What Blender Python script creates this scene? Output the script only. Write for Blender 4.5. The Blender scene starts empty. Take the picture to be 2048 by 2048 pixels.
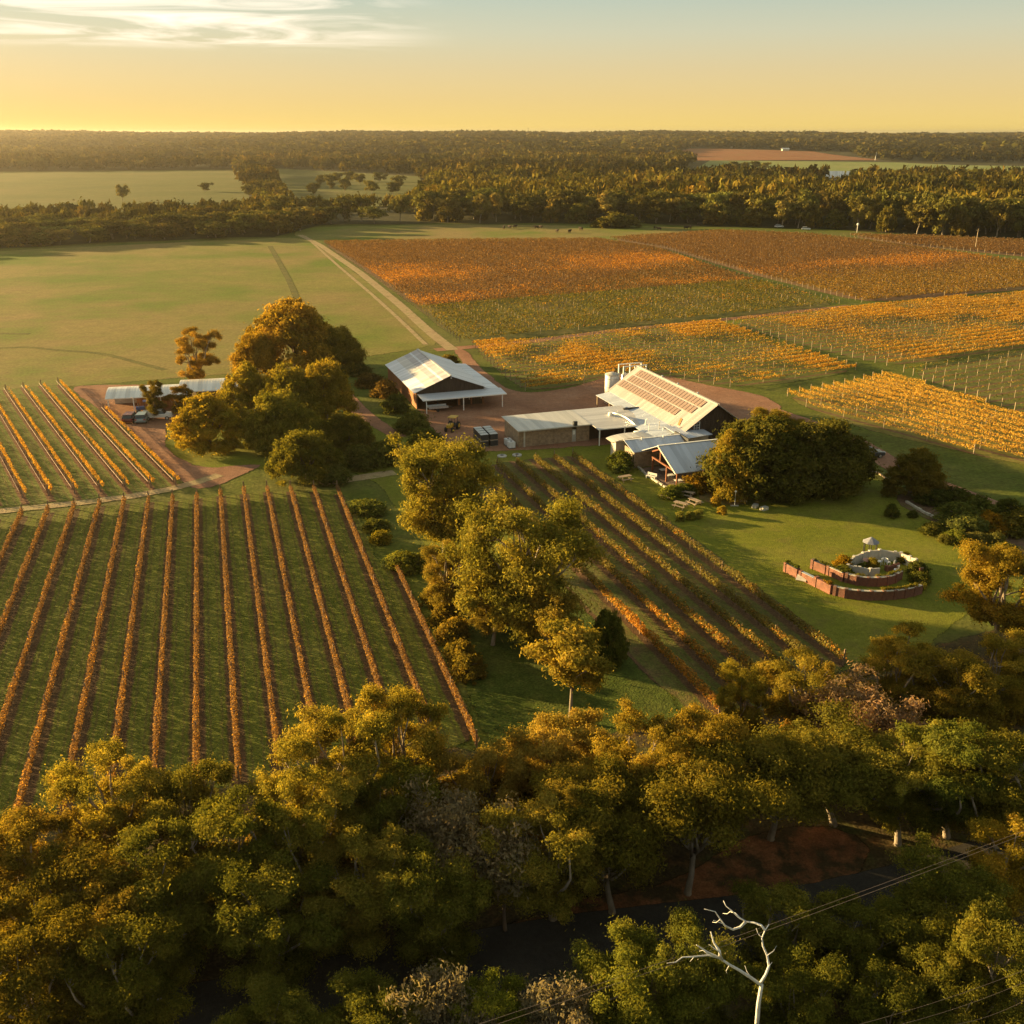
import bpy, bmesh, math, random
import numpy as np
from mathutils import Vector, Matrix, Quaternion
R = math.radians
sc = bpy.context.scene
col = sc.collection

# ------------------------------------------------------------------ camera
CAM_H, FOC, HORIZON = 45.0, 1967.0, 266.0      # survey of the photograph: eye height in metres, focal length and horizon row of a 2048 frame
PITCH = math.atan((1024 - HORIZON) / FOC)
cam = bpy.data.cameras.new('camera')
cam.angle = 2 * math.atan(1024 / FOC)
cam.clip_end = 30000
cam.clip_start = 0.5
camo = bpy.data.objects.new('camera', cam)
camo.location = (0, 0, CAM_H)
camo.rotation_euler = (R(90) - PITCH, 0, 0)
col.objects.link(camo)
sc.camera = camo

# ------------------------------------------------------------------ sky, sun, exposure
SUN_AZ, SUN_EL = R(-68), R(8.5)                 # left of the view, ahead of the camera, low
w = bpy.data.worlds.new('World')
sc.world = w
w.use_nodes = True
nt = w.node_tree
N, L = nt.nodes, nt.links
bg = N['Background']
sky = N.new('ShaderNodeTexSky')
sky.sky_type = 'NISHITA'
sky.sun_disc = False
sky.sun_elevation = SUN_EL
sky.sun_rotation = SUN_AZ
sky.air_density = 1.3
sky.dust_density = 3.0
sky.ozone_density = 1.6
tc = N.new('ShaderNodeTexCoord')
sep = N.new('ShaderNodeSeparateXYZ')
L.new(tc.outputs['Generated'], sep.inputs[0])
ramp = N.new('ShaderNodeValToRGB')             # evening air: yellow at the horizon, beige, then grey-blue, the same all the way round
cr = ramp.color_ramp
SKYCOL = [(0.0, (0.76, 0.54, 0.14)), (0.03, (0.64, 0.48, 0.20)), (0.056, (0.55, 0.45, 0.25)), (0.085, (0.45, 0.44, 0.32)), (0.112, (0.35, 0.40, 0.335)), (0.22, (0.31, 0.33, 0.27)), (1.0, (0.25, 0.27, 0.235))]
cr.elements[0].position = 0.0; cr.elements[0].color = (*SKYCOL[0][1], 1)
cr.elements[1].position = 1.0; cr.elements[1].color = (*SKYCOL[-1][1], 1)
for pos, c_ in SKYCOL[1:-1]:
    e = cr.elements.new(pos); e.color = (*c_, 1)
L.new(sep.outputs['Z'], ramp.inputs[0])
base = N.new('ShaderNodeMix'); base.data_type = 'RGBA'; base.blend_type = 'ADD'
base.inputs[0].default_value = 0.18            # the physical sky brightens the sunset side
glow = N.new('ShaderNodeVectorMath'); glow.operation = 'SCALE'
glow.inputs['Scale'].default_value = 4.2
L.new(ramp.outputs[0], glow.inputs[0])
L.new(glow.outputs[0], base.inputs[6]); L.new(sky.outputs[0], base.inputs[7])
# thin cirrus, streaked along the horizon
mp = N.new('ShaderNodeMapping'); mp.inputs['Scale'].default_value = (5.0, 5.0, 48.0)
mp.inputs['Rotation'].default_value = (0.0, R(4), 0)
mp.inputs['Location'].default_value = (0.35, 0.2, 0.1)
L.new(tc.outputs['Generated'], mp.inputs[0])
nz = N.new('ShaderNodeTexNoise'); nz.inputs['Scale'].default_value = 1.1; nz.inputs['Detail'].default_value = 9
nz.inputs['Roughness'].default_value = 0.55; nz.inputs['Distortion'].default_value = 1.6
L.new(mp.outputs[0], nz.inputs[0])
cl = N.new('ShaderNodeMapRange'); cl.inputs[1].default_value = 0.44; cl.inputs[2].default_value = 0.70
L.new(nz.outputs[0], cl.inputs[0])
# the cloud bank lies towards the sunset, above the haze
dotn = N.new('ShaderNodeVectorMath'); dotn.operation = 'DOT_PRODUCT'
dotn.inputs[1].default_value = (math.sin(R(-32)), math.cos(R(-32)), 0)
L.new(tc.outputs['Generated'], dotn.inputs[0])
side = N.new('ShaderNodeMapRange'); side.inputs[1].default_value = 0.865; side.inputs[2].default_value = 0.95
side.interpolation_type = 'SMOOTHSTEP'
L.new(dotn.outputs['Value'], side.inputs[0])
up = N.new('ShaderNodeMapRange'); up.inputs[1].default_value = 0.066; up.inputs[2].default_value = 0.080
up.interpolation_type = 'SMOOTHSTEP'
L.new(sep.outputs['Z'], up.inputs[0])
m1 = N.new('ShaderNodeMath'); m1.operation = 'MULTIPLY'
L.new(side.outputs[0], m1.inputs[0]); L.new(up.outputs[0], m1.inputs[1])
m2 = N.new('ShaderNodeMath'); m2.operation = 'MULTIPLY'
L.new(m1.outputs[0], m2.inputs[0]); L.new(cl.outputs[0], m2.inputs[1])
m3 = N.new('ShaderNodeMath'); m3.operation = 'MULTIPLY'; m3.inputs[1].default_value = 0.95
L.new(m2.outputs[0], m3.inputs[0])
cm = N.new('ShaderNodeMix'); cm.data_type = 'RGBA'
L.new(m3.outputs[0], cm.inputs[0])
L.new(base.outputs[2], cm.inputs[6])
cm.inputs[7].default_value = (5.4, 4.6, 3.6, 1)
L.new(cm.outputs[2], bg.inputs[0])
bg.inputs[1].default_value = 0.07

sunv = Vector((math.sin(SUN_AZ) * math.cos(SUN_EL), math.cos(SUN_AZ) * math.cos(SUN_EL), math.sin(SUN_EL)))
sl = bpy.data.lights.new('sun', 'SUN')
sl.energy = 5.0
sl.angle = R(0.6)
sl.color = (1.0, 0.71, 0.30)
so = bpy.data.objects.new('sun', sl)
so.rotation_euler = sunv.to_track_quat('Z', 'Y').to_euler()
so.location = (-200, 100, 120)
col.objects.link(so)

sc.view_settings.view_transform = 'Standard'
sc.view_settings.look = 'None'
sc.view_settings.gamma = 1
sc.view_settings.use_curve_mapping = False
sc.view_settings.exposure = 2.08
sc.cycles.max_bounces = 6
sc.cycles.diffuse_bounces = 3
sc.cycles.glossy_bounces = 2
sc.cycles.transmission_bounces = 3
sc.cycles.volume_bounces = 0
sc.cycles.transparent_max_bounces = 8
sc.cycles.use_denoising = True
sc.cycles.caustics_reflective = False
sc.cycles.caustics_refractive = False

# ------------------------------------------------------------------ survey helpers
def G(x, y, z=0.0):
    """photograph position (2048 frame) -> the world point at height z there"""
    u = (x - 1024) / FOC; v = (1024 - y) / FOC
    fy = math.cos(PITCH) + v * math.sin(PITCH); fz = -math.sin(PITCH) + v * math.cos(PITCH)
    t = (CAM_H - z) / -fz
    return (u * t, fy * t)

def smooth(t):
    t = max(0.0, min(1.0, t)); return t * t * (3 - 2 * t)

def terr(x, y):
    """flat farmland, low hills from 1.4 km on"""
    h = 31.0 * smooth((y - 1300) / 2600.0)
    k = smooth((y - 1300) / 900.0)
    h += k * (3.5 * math.sin(x * 0.0021 + 1.3) + 2.5 * math.sin(x * 0.0047 + y * 0.001) + 1.5 * math.sin(x * 0.011 + 2.0))
    h += 5.0 * k * smooth((-x - 300) / 1500.0)
    return h

def GT(x, y):
    u = (x - 1024) / FOC; v = (1024 - y) / FOC
    fy = math.cos(PITCH) + v * math.sin(PITCH); fz = -math.sin(PITCH) + v * math.cos(PITCH)
    t = 30.0
    while t < 9000:
        if CAM_H + fz * t <= terr(u * t, fy * t): break
        t *= 1.01
    return (u * t, fy * t)

class Rnd:
    pass
rng = np.random.default_rng(7)
random.seed(7)

def vnoise(x, y, s, seed=0):
    """cheap smooth value noise, arrays in, 0..1"""
    x = np.asarray(x, float) / s; y = np.asarray(y, float) / s
    xi = np.floor(x).astype(int); yi = np.floor(y).astype(int)
    fx = x - xi; fy = y - yi
    fx = fx * fx * (3 - 2 * fx); fy = fy * fy * (3 - 2 * fy)
    def h(a, b):
        n = np.sin(a * 127.1 + b * 311.7 + seed * 74.7) * 43758.5453
        return n - np.floor(n)
    return (h(xi, yi) * (1 - fx) + h(xi + 1, yi) * fx) * (1 - fy) + (h(xi, yi + 1) * (1 - fx) + h(xi + 1, yi + 1) * fx) * fy

# ------------------------------------------------------------------ object helpers
def link(name, data, parent=None):
    o = bpy.data.objects.new(name, data)
    col.objects.link(o)
    if parent is not None: o.parent = parent
    return o

def tag(o, label, cat, group=None):
    o['label'] = label; o['category'] = cat
    if group: o['group'] = group
    return o

def thing(name, label, cat, loc=(0, 0, 0), rz=0.0, group=None):
    o = link(name, None)
    o.empty_display_size = 0.2
    o.location = loc; o.rotation_euler = (0, 0, rz)
    return tag(o, label, cat, group)

def fastmesh(name, V, Fq, mat=None, colr=None, smooth_=False):
    """V (n,3), Fq (m,4) or (m,3) index array"""
    V = np.asarray(V, np.float32); Fq = np.asarray(Fq, np.int32)
    me = bpy.data.meshes.new(name)
    k = Fq.shape[1]
    me.vertices.add(len(V)); me.vertices.foreach_set('co', V.ravel())
    me.loops.add(Fq.size); me.loops.foreach_set('vertex_index', Fq.ravel())
    me.polygons.add(len(Fq))
    me.polygons.foreach_set('loop_start', np.arange(0, Fq.size, k, dtype=np.int32))
    if smooth_: me.polygons.foreach_set('use_smooth', np.ones(len(Fq), bool))
    me.update(calc_edges=True)
    if colr is not None:
        a = me.attributes.new('col', 'FLOAT_COLOR', 'POINT')
        c = np.ones((len(V), 4), np.float32); c[:, :3] = colr
        a.data.foreach_set('color', c.ravel())
    if mat: me.materials.append(mat)
    return me

class MB:
    def __init__(s): s.v = []; s.f = []
    def add(s, vs, fs):
        b = len(s.v); s.v += [tuple(p) for p in vs]; s.f += [tuple(i + b for i in f) for f in fs]; return s
    def box(s, x0, x1, y0, y1, z0, z1, rz=0, c=(0, 0)):
        vs = [(x, y, z) for z in (z0, z1) for x, y in ((x0, y0), (x1, y0), (x1, y1), (x0, y1))]
        if rz:
            ca, sa = math.cos(rz), math.sin(rz)
            vs = [(c[0] + x * ca - y * sa, c[1] + x * sa + y * ca, z) for x, y, z in vs]
        return s.add(vs, [(3, 2, 1, 0), (4, 5, 6, 7), (0, 1, 5, 4), (1, 2, 6, 5), (2, 3, 7, 6), (3, 0, 4, 7)])
    def slab(s, pts, t):
        """polygon in space, thickened downwards by t"""
        n = len(pts)
        vs = list(pts) + [(p[0], p[1], p[2] - t) for p in pts]
        fs = [tuple(range(n)), tuple(range(2 * n - 1, n - 1, -1))]
        for i in range(n):
            j = (i + 1) % n; fs.append((i, i + n, j + n, j))
        return s.add(vs, fs)
    def prism_y(s, prof, y0, y1):
        """profile of (x, z) points pushed from y0 to y1"""
        n = len(prof)
        vs = [(x, y0, z) for x, z in prof] + [(x, y1, z) for x, z in prof]
        fs = [tuple(range(n)), tuple(range(2 * n - 1, n - 1, -1))]
        for i in range(n):
            j = (i + 1) % n; fs.append((i, i + n, j + n, j))
        return s.add(vs, fs)
    def prism_x(s, prof, x0, x1):
        n = len(prof)
        vs = [(x0, y, z) for y, z in prof] + [(x1, y, z) for y, z in prof]
        fs = [tuple(range(n)), tuple(range(2 * n - 1, n - 1, -1))]
        for i in range(n):
            j = (i + 1) % n; fs.append((i, i + n, j + n, j))
        return s.add(vs, fs)
    def tube(s, path, rad, n=6, cap=True):
        path = [Vector(p) for p in path]
        if not hasattr(rad, '__len__'): rad = [rad] * len(path)
        base = len(s.v)
        for i, p in enumerate(path):
            d = (path[min(i + 1, len(path) - 1)] - path[max(i - 1, 0)])
            d = d.normalized() if d.length > 1e-6 else Vector((0, 0, 1))
            a = d.orthogonal().normalized() if abs(d.z) < 0.99 else Vector((1, 0, 0))
            if i == 0: ref = a
            a = (ref - d * ref.dot(d))
            a = a.normalized() if a.length > 1e-4 else d.orthogonal().normalized()
            ref = a
            b = d.cross(a)
            for k in range(n):
                t = 2 * math.pi * k / n
                s.v.append(tuple(p + (a * math.cos(t) + b * math.sin(t)) * rad[i]))
        for i in range(len(path) - 1):
            for k in range(n):
                k2 = (k + 1) % n
                s.f.append((base + i * n + k, base + i * n + k2, base + (i + 1) * n + k2, base + (i + 1) * n + k))
        if cap:
            s.f.append(tuple(base + k for k in range(n))[::-1])
            s.f.append(tuple(base + (len(path) - 1) * n + k for k in range(n)))
        return s
    def lathe(s, prof, n=12, c=(0, 0)):
        base = len(s.v)
        for r, z in prof:
            for k in range(n):
                t = 2 * math.pi * k / n
                s.v.append((c[0] + r * math.cos(t), c[1] + r * math.sin(t), z))
        for i in range(len(prof) - 1):
            for k in range(n):
                k2 = (k + 1) % n
                s.f.append((base + i * n + k, base + i * n + k2, base + (i + 1) * n + k2, base + (i + 1) * n + k))
        s.f.append(tuple(base + k for k in range(n))[::-1])
        s.f.append(tuple(base + (len(prof) - 1) * n + k for k in range(n)))
        return s
    def mesh(s, name, mat, smooth_=False):
        me = bpy.data.meshes.new(name)
        me.from_pydata(s.v, [], s.f)
        if smooth_: me.polygons.foreach_set('use_smooth', np.ones(len(me.polygons), bool))
        me.update()
        if mat: me.materials.append(mat)
        return me
    def build(s, name, mat, parent=None, smooth_=False):
        me = s.mesh(name, mat, smooth_)
        bm = bmesh.new(); bm.from_mesh(me); bmesh.ops.recalc_face_normals(bm, faces=bm.faces); bm.to_mesh(me); bm.free()
        return link(name, me, parent)

ORD1 = ['', 'first', 'second', 'third', 'fourth', 'fifth', 'sixth', 'seventh', 'eighth', 'ninth', 'tenth']
def ordinal(n):
    if n <= 10: return ORD1[n]
    suf = 'th' if 10 < n % 100 < 14 else {1: 'st', 2: 'nd', 3: 'rd'}.get(n % 10, 'th')
    return '%d%s' % (n, suf)

# ------------------------------------------------------------------ materials
def newmat(name):
    m = bpy.data.materials.new(name); m.use_nodes = True
    return m, m.node_tree.nodes, m.node_tree.links, m.node_tree.nodes['Principled BSDF']

def noise_mat(name, cols, scale=1.0, detail=6, rough=0.9, bump=0.0, bscale=None, stretch=(1, 1, 1), coord='Object', lo=0.3, hi=0.7, spec=0.2, metallic=0.0, second=None):
    """colour ramp driven by noise, in object or world (Position) space; second=(scale, colour, lo, hi) overlays patches"""
    m, n, l, p = newmat(name)
    if coord == 'Position':
        g = n.new('ShaderNodeNewGeometry'); src = g.outputs['Position']
    else:
        t = n.new('ShaderNodeTexCoord'); src = t.outputs['Object']
    mp = n.new('ShaderNodeMapping'); mp.inputs['Scale'].default_value = stretch
    l.new(src, mp.inputs[0])
    a = n.new('ShaderNodeTexNoise'); a.inputs['Scale'].default_value = scale; a.inputs['Detail'].default_value = detail
    a.inputs['Roughness'].default_value = 0.62
    l.new(mp.outputs[0], a.inputs[0])
    r = n.new('ShaderNodeValToRGB'); c = r.color_ramp
    k = len(cols)
    c.elements[0].position = lo; c.elements[0].color = (*cols[0], 1)
    c.elements[1].position = hi; c.elements[1].color = (*cols[-1], 1)
    for i in range(1, k - 1):
        e = c.elements.new(lo + (hi - lo) * i / (k - 1)); e.color = (*cols[i], 1)
    l.new(a.outputs[0], r.inputs[0])
    out = r.outputs[0]
    if second:
        b = n.new('ShaderNodeTexNoise'); b.inputs['Scale'].default_value = second[0]; b.inputs['Detail'].default_value = 5
        l.new(src, b.inputs[0])
        mr = n.new('ShaderNodeMapRange'); mr.inputs[1].default_value = second[2]; mr.inputs[2].default_value = second[3]
        l.new(b.outputs[0], mr.inputs[0])
        mx = n.new('ShaderNodeMix'); mx.data_type = 'RGBA'
        l.new(mr.outputs[0], mx.inputs[0]); l.new(out, mx.inputs[6]); mx.inputs[7].default_value = (*second[1], 1)
        out = mx.outputs[2]
    l.new(out, p.inputs['Base Color'])
    p.inputs['Roughness'].default_value = rough
    p.inputs['Specular IOR Level'].default_value = spec
    p.inputs['Metallic'].default_value = metallic
    if bump:
        b2 = n.new('ShaderNodeTexNoise'); b2.inputs['Scale'].default_value = bscale or scale * 4; b2.inputs['Detail'].default_value = 4
        l.new(src, b2.inputs[0])
        bp = n.new('ShaderNodeBump'); bp.inputs['Strength'].default_value = bump; bp.inputs['Distance'].default_value = 0.1
        l.new(b2.outputs[0], bp.inputs['Height']); l.new(bp.outputs[0], p.inputs['Normal'])
    return m

def plain(name, c, rough=0.6, spec=0.3, metallic=0.0, var=0.12, scale=3.0):
    a = tuple(max(0, x * (1 - var)) for x in c); b = tuple(min(1, x * (1 + var)) for x in c)
    return noise_mat(name, [a, c, b], scale=scale, rough=rough, spec=spec, metallic=metallic)

def leaf_mat(name, trans=0.48, tint=(1.25, 1.1, 0.6)):
    """leaf colour from the mesh (each leaf its own), tinted per tree by the object's colour"""
    m = bpy.data.materials.new(name); m.use_nodes = True
    n, l = m.node_tree.nodes, m.node_tree.links
    n.remove(n['Principled BSDF'])
    at = n.new('ShaderNodeAttribute'); at.attribute_name = 'col'
    oi = n.new('ShaderNodeObjectInfo')
    mx = n.new('ShaderNodeMix'); mx.data_type = 'RGBA'; mx.blend_type = 'MULTIPLY'; mx.inputs[0].default_value = 1
    l.new(at.outputs['Color'], mx.inputs[6]); l.new(oi.outputs['Color'], mx.inputs[7])
    d = n.new('ShaderNodeBsdfDiffuse'); t = n.new('ShaderNodeBsdfTranslucent')
    l.new(mx.outputs[2], d.inputs[0])
    tm = n.new('ShaderNodeMix'); tm.data_type = 'RGBA'; tm.blend_type = 'MULTIPLY'; tm.inputs[0].default_value = 1
    tm.inputs[7].default_value = (*tint, 1)
    l.new(mx.outputs[2], tm.inputs[6]); l.new(tm.outputs[2], t.inputs[0])
    s = n.new('ShaderNodeMixShader'); s.inputs[0].default_value = trans
    l.new(d.outputs[0], s.inputs[1]); l.new(t.outputs[0], s.inputs[2])
    l.new(s.outputs[0], n['Material Output'].inputs[0])
    return m

M_LEAF = leaf_mat('leaf')
M_FOREST = leaf_mat('forest_leaf', 0.18)
M_VINE = leaf_mat('vine_leaf', 0.4, (1.3, 1.05, 0.5))
M_BARK = noise_mat('bark', [(0.07, 0.045, 0.03), (0.14, 0.10, 0.07), (0.24, 0.18, 0.13)], scale=2.0, stretch=(1, 1, 0.3), bump=0.4)
M_PALEBARK = noise_mat('pale_bark', [(0.12, 0.09, 0.065), (0.24, 0.19, 0.14), (0.38, 0.31, 0.24)], scale=1.6, stretch=(1, 1, 0.35), bump=0.3)
M_DEADWOOD = noise_mat('dead_wood', [(0.34, 0.32, 0.29), (0.55, 0.53, 0.50), (0.70, 0.68, 0.64)], scale=2.2, stretch=(1, 1, 0.3), bump=0.4)
M_TWIG = noise_mat('twig', [(0.17, 0.12, 0.09), (0.30, 0.22, 0.17)], scale=1.5)

def ground_mat(name, cols, scale, second=None, third=None, edge=True, stripe=None, fine=(9.0, 0.35), bump=0.5):
    """ground sheet: large patches, fine grain; stripe=(az, spacing, offset, soil colour, width); edge = ragged border fading into the sheet below"""
    m, n, l, p = newmat(name)
    g = n.new('ShaderNodeNewGeometry'); src = g.outputs['Position']
    a = n.new('ShaderNodeTexNoise'); a.inputs['Scale'].default_value = scale; a.inputs['Detail'].default_value = 10; a.inputs['Roughness'].default_value = 0.68
    l.new(src, a.inputs[0])
    r = n.new('ShaderNodeValToRGB'); c = r.color_ramp
    k = len(cols)
    c.elements[0].position = 0.32; c.elements[0].color = (*cols[0], 1)
    c.elements[1].position = 0.68; c.elements[1].color = (*cols[-1], 1)
    for i in range(1, k - 1):
        e = c.elements.new(0.32 + 0.36 * i / (k - 1)); e.color = (*cols[i], 1)
    l.new(a.outputs[0], r.inputs[0])
    out = r.outputs[0]
    for sec in (second, third):
        if not sec: continue
        b = n.new('ShaderNodeTexNoise'); b.inputs['Scale'].default_value = sec[0]; b.inputs['Detail'].default_value = 7; b.inputs['Roughness'].default_value = 0.6
        l.new(src, b.inputs[0])
        mr = n.new('ShaderNodeMapRange'); mr.inputs[1].default_value = sec[2]; mr.inputs[2].default_value = sec[3]
        l.new(b.outputs[0], mr.inputs[0])
        mx = n.new('ShaderNodeMix'); mx.data_type = 'RGBA'
        l.new(mr.outputs[0], mx.inputs[0]); l.new(out, mx.inputs[6]); mx.inputs[7].default_value = (*sec[1], 1)
        out = mx.outputs[2]
    if stripe:
        az, sp, off, soil, wid = stripe[:5]
        d = n.new('ShaderNodeVectorMath'); d.operation = 'DOT_PRODUCT'
        d.inputs[1].default_value = (math.cos(az), -math.sin(az), 0)
        l.new(src, d.inputs[0])
        wn = n.new('ShaderNodeTexNoise'); wn.inputs['Scale'].default_value = 0.9; wn.inputs['Detail'].default_value = 4
        l.new(src, wn.inputs[0])
        ad = n.new('ShaderNodeMath'); ad.operation = 'MULTIPLY_ADD'; ad.inputs[1].default_value = 0.5
        l.new(wn.outputs[0], ad.inputs[0]); l.new(d.outputs['Value'], ad.inputs[2])
        q = n.new('ShaderNodeMath'); q.operation = 'MULTIPLY_ADD'; q.inputs[1].default_value = 1 / sp; q.inputs[2].default_value = (-off - 0.25) / sp + 0.5
        l.new(ad.outputs[0], q.inputs[0])
        fr = n.new('ShaderNodeMath'); fr.operation = 'FRACT'
        l.new(q.outputs[0], fr.inputs[0])
        sr = n.new('ShaderNodeValToRGB'); s2 = sr.color_ramp      # 0.5 = under the vines
        hw = wid / sp / 2
        s2.elements[0].position = 0.5 - hw - 0.05; s2.elements[0].color = (0, 0, 0, 1)
        s2.elements[1].position = 0.5 + hw + 0.05; s2.elements[1].color = (0, 0, 0, 1)
        e = s2.elements.new(0.5 - hw + 0.03); e.color = (1, 1, 1, 1)
        e = s2.elements.new(0.5 + hw - 0.03); e.color = (1, 1, 1, 1)
        l.new(fr.outputs[0], sr.inputs[0])
        mx = n.new('ShaderNodeMix'); mx.data_type = 'RGBA'
        l.new(sr.outputs[0], mx.inputs[0]); l.new(out, mx.inputs[6]); mx.inputs[7].default_value = (*soil, 1)
        out = mx.outputs[2]
        tr = n.new('ShaderNodeValToRGB'); s3 = tr.color_ramp      # two worn wheel tracks in every alley
        s3.elements[0].position = 0.10; s3.elements[0].color = (0, 0, 0, 1)
        s3.elements[1].position = 0.90; s3.elements[1].color = (0, 0, 0, 1)
        for pos, val in ((0.15, 0.75), (0.21, 0), (0.79, 0), (0.85, 0.75)):
            e = s3.elements.new(pos); e.color = (val, val, val, 1)
        l.new(fr.outputs[0], tr.inputs[0])
        mx = n.new('ShaderNodeMix'); mx.data_type = 'RGBA'
        l.new(tr.outputs[0], mx.inputs[0]); l.new(out, mx.inputs[6]); mx.inputs[7].default_value = (*[0.6 * s + 0.4 * q_ for s, q_ in zip(soil, cols[1])], 1)
        out = mx.outputs[2]
    f = n.new('ShaderNodeTexNoise'); f.inputs['Scale'].default_value = fine[0]; f.inputs['Detail'].default_value = 3
    l.new(src, f.inputs[0])
    fm = n.new('ShaderNodeMapRange'); fm.inputs[1].default_value = 0.25; fm.inputs[2].default_value = 0.75
    fm.inputs[3].default_value = 1 - fine[1]; fm.inputs[4].default_value = 1 + fine[1]
    l.new(f.outputs[0], fm.inputs[0])
    g2 = n.new('ShaderNodeTexNoise'); g2.inputs['Scale'].default_value = fine[0] * 0.22; g2.inputs['Detail'].default_value = 8; g2.inputs['Roughness'].default_value = 0.8
    l.new(src, g2.inputs[0])
    gm = n.new('ShaderNodeMapRange'); gm.inputs[1].default_value = 0.3; gm.inputs[2].default_value = 0.7
    gm.inputs[3].default_value = 1 - fine[1] * 1.1; gm.inputs[4].default_value = 1 + fine[1] * 1.1
    l.new(g2.outputs[0], gm.inputs[0])
    pm = n.new('ShaderNodeMath'); pm.operation = 'MULTIPLY'; l.new(fm.outputs[0], pm.inputs[0]); l.new(gm.outputs[0], pm.inputs[1])
    vm = n.new('ShaderNodeVectorMath'); vm.operation = 'SCALE'
    l.new(out, vm.inputs[0]); l.new(pm.outputs[0], vm.inputs['Scale'])
    l.new(vm.outputs[0], p.inputs['Base Color'])
    p.inputs['Roughness'].default_value = 0.95; p.inputs['Specular IOR Level'].default_value = 0.08
    if bump:
        bp = n.new('ShaderNodeBump'); bp.inputs['Strength'].default_value = bump; bp.inputs['Distance'].default_value = 0.12
        l.new(f.outputs[0], bp.inputs['Height']); l.new(bp.outputs[0], p.inputs['Normal'])
    if edge:
        at = n.new('ShaderNodeAttribute'); at.attribute_name = 'inner'
        en = n.new('ShaderNodeTexNoise'); en.inputs['Scale'].default_value = 0.55; en.inputs['Detail'].default_value = 8; en.inputs['Roughness'].default_value = 0.7
        l.new(src, en.inputs[0])
        sb = n.new('ShaderNodeMath'); sb.operation = 'ADD'
        l.new(at.outputs['Fac'], sb.inputs[0]); l.new(en.outputs[0], sb.inputs[1])
        mr = n.new('ShaderNodeMapRange'); mr.inputs[1].default_value = 0.82; mr.inputs[2].default_value = 0.98
        l.new(sb.outputs[0], mr.inputs[0])
        l.new(mr.outputs[0], p.inputs['Alpha'])
    return m

GRASS = (0.085, 0.115, 0.022)
M_LAND = ground_mat('rough_land', [(0.065, 0.08, 0.013), (0.095, 0.11, 0.016), (0.13, 0.125, 0.028)], 0.09, second=(0.03, (0.15, 0.125, 0.04), 0.5, 0.75), edge=False, fine=(2.0, 0.3))
M_PADDOCK = ground_mat('paddock_grass', [(0.13, 0.14, 0.028), (0.17, 0.165, 0.035), (0.23, 0.18, 0.055)], 0.03, second=(0.014, (0.23, 0.165, 0.06), 0.38, 0.62), third=(0.022, (0.12, 0.15, 0.02), 0.47, 0.62), fine=(1.6, 0.22))
M_FARPADDOCK = ground_mat('far_paddock_grass', [(0.085, 0.095, 0.022), (0.11, 0.11, 0.027), (0.14, 0.12, 0.038)], 0.01, fine=(0.5, 0.15), bump=0, edge=False)
M_LAWN = ground_mat('lawn_grass', [(0.115, 0.13, 0.013), (0.155, 0.16, 0.018), (0.21, 0.19, 0.032)], 0.09, second=(0.35, (0.16, 0.14, 0.03), 0.5, 0.75), fine=(7.0, 0.3))
M_DIRT = ground_mat('red_gravel', [(0.22, 0.105, 0.062), (0.29, 0.145, 0.085), (0.34, 0.19, 0.12)], 0.16, second=(0.05, (0.24, 0.13, 0.085), 0.45, 0.7), fine=(6.0, 0.22))
M_TRACK = ground_mat('pale_track', [(0.28, 0.19, 0.10), (0.36, 0.26, 0.14), (0.30, 0.25, 0.10)], 0.2, second=(0.5, (0.13, 0.14, 0.035), 0.55, 0.72), fine=(4.0, 0.2))
M_REDVERGE = ground_mat('red_verge', [(0.15, 0.062, 0.027), (0.24, 0.095, 0.038), (0.31, 0.135, 0.055)], 0.35, second=(0.45, (0.075, 0.05, 0.022), 0.44, 0.56), fine=(8.0, 0.3))
M_ASPHALT = ground_mat('asphalt', [(0.042, 0.037, 0.031), (0.052, 0.046, 0.038), (0.066, 0.057, 0.046)], 0.4, fine=(14.0, 0.2), bump=0.2)
M_UNDER = ground_mat('leaf_litter', [(0.05, 0.035, 0.018), (0.085, 0.06, 0.025), (0.075, 0.085, 0.02)], 0.25, second=(0.6, (0.15, 0.075, 0.03), 0.55, 0.72), fine=(5.0, 0.4))
M_PLANTBED = ground_mat('garden_bed_soil', [(0.09, 0.055, 0.035), (0.15, 0.09, 0.055), (0.11, 0.10, 0.03)], 0.3, second=(0.4, (0.10, 0.12, 0.03), 0.5, 0.7), fine=(5.0, 0.3))
M_WORN = ground_mat('worn_lawn', [(0.17, 0.11, 0.05), (0.20, 0.135, 0.06), (0.14, 0.14, 0.04)], 0.3, second=(0.5, (0.10, 0.13, 0.025), 0.45, 0.65), fine=(5.0, 0.25))

# ------------------------------------------------------------------ ground sheets
def resample(pts, step):
    out = []
    n = len(pts)
    for i in range(n):
        a = Vector(pts[i]); b = Vector(pts[(i + 1) % n])
        k = max(1, int((b - a).length / step))
        for j in range(k): out.append(a.lerp(b, j / k))
    return out

def relax(pts, it=2):
    for _ in range(it):
        n = len(pts)
        pts = [(pts[i - 1] + pts[i] * 2 + pts[(i + 1) % n]) / 4 for i in range(n)]
    return pts

SHEETS = [0]
def lay_z(layer):
    SHEETS[0] += 1
    return 0.013 * layer + 0.00028 * SHEETS[0]

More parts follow.
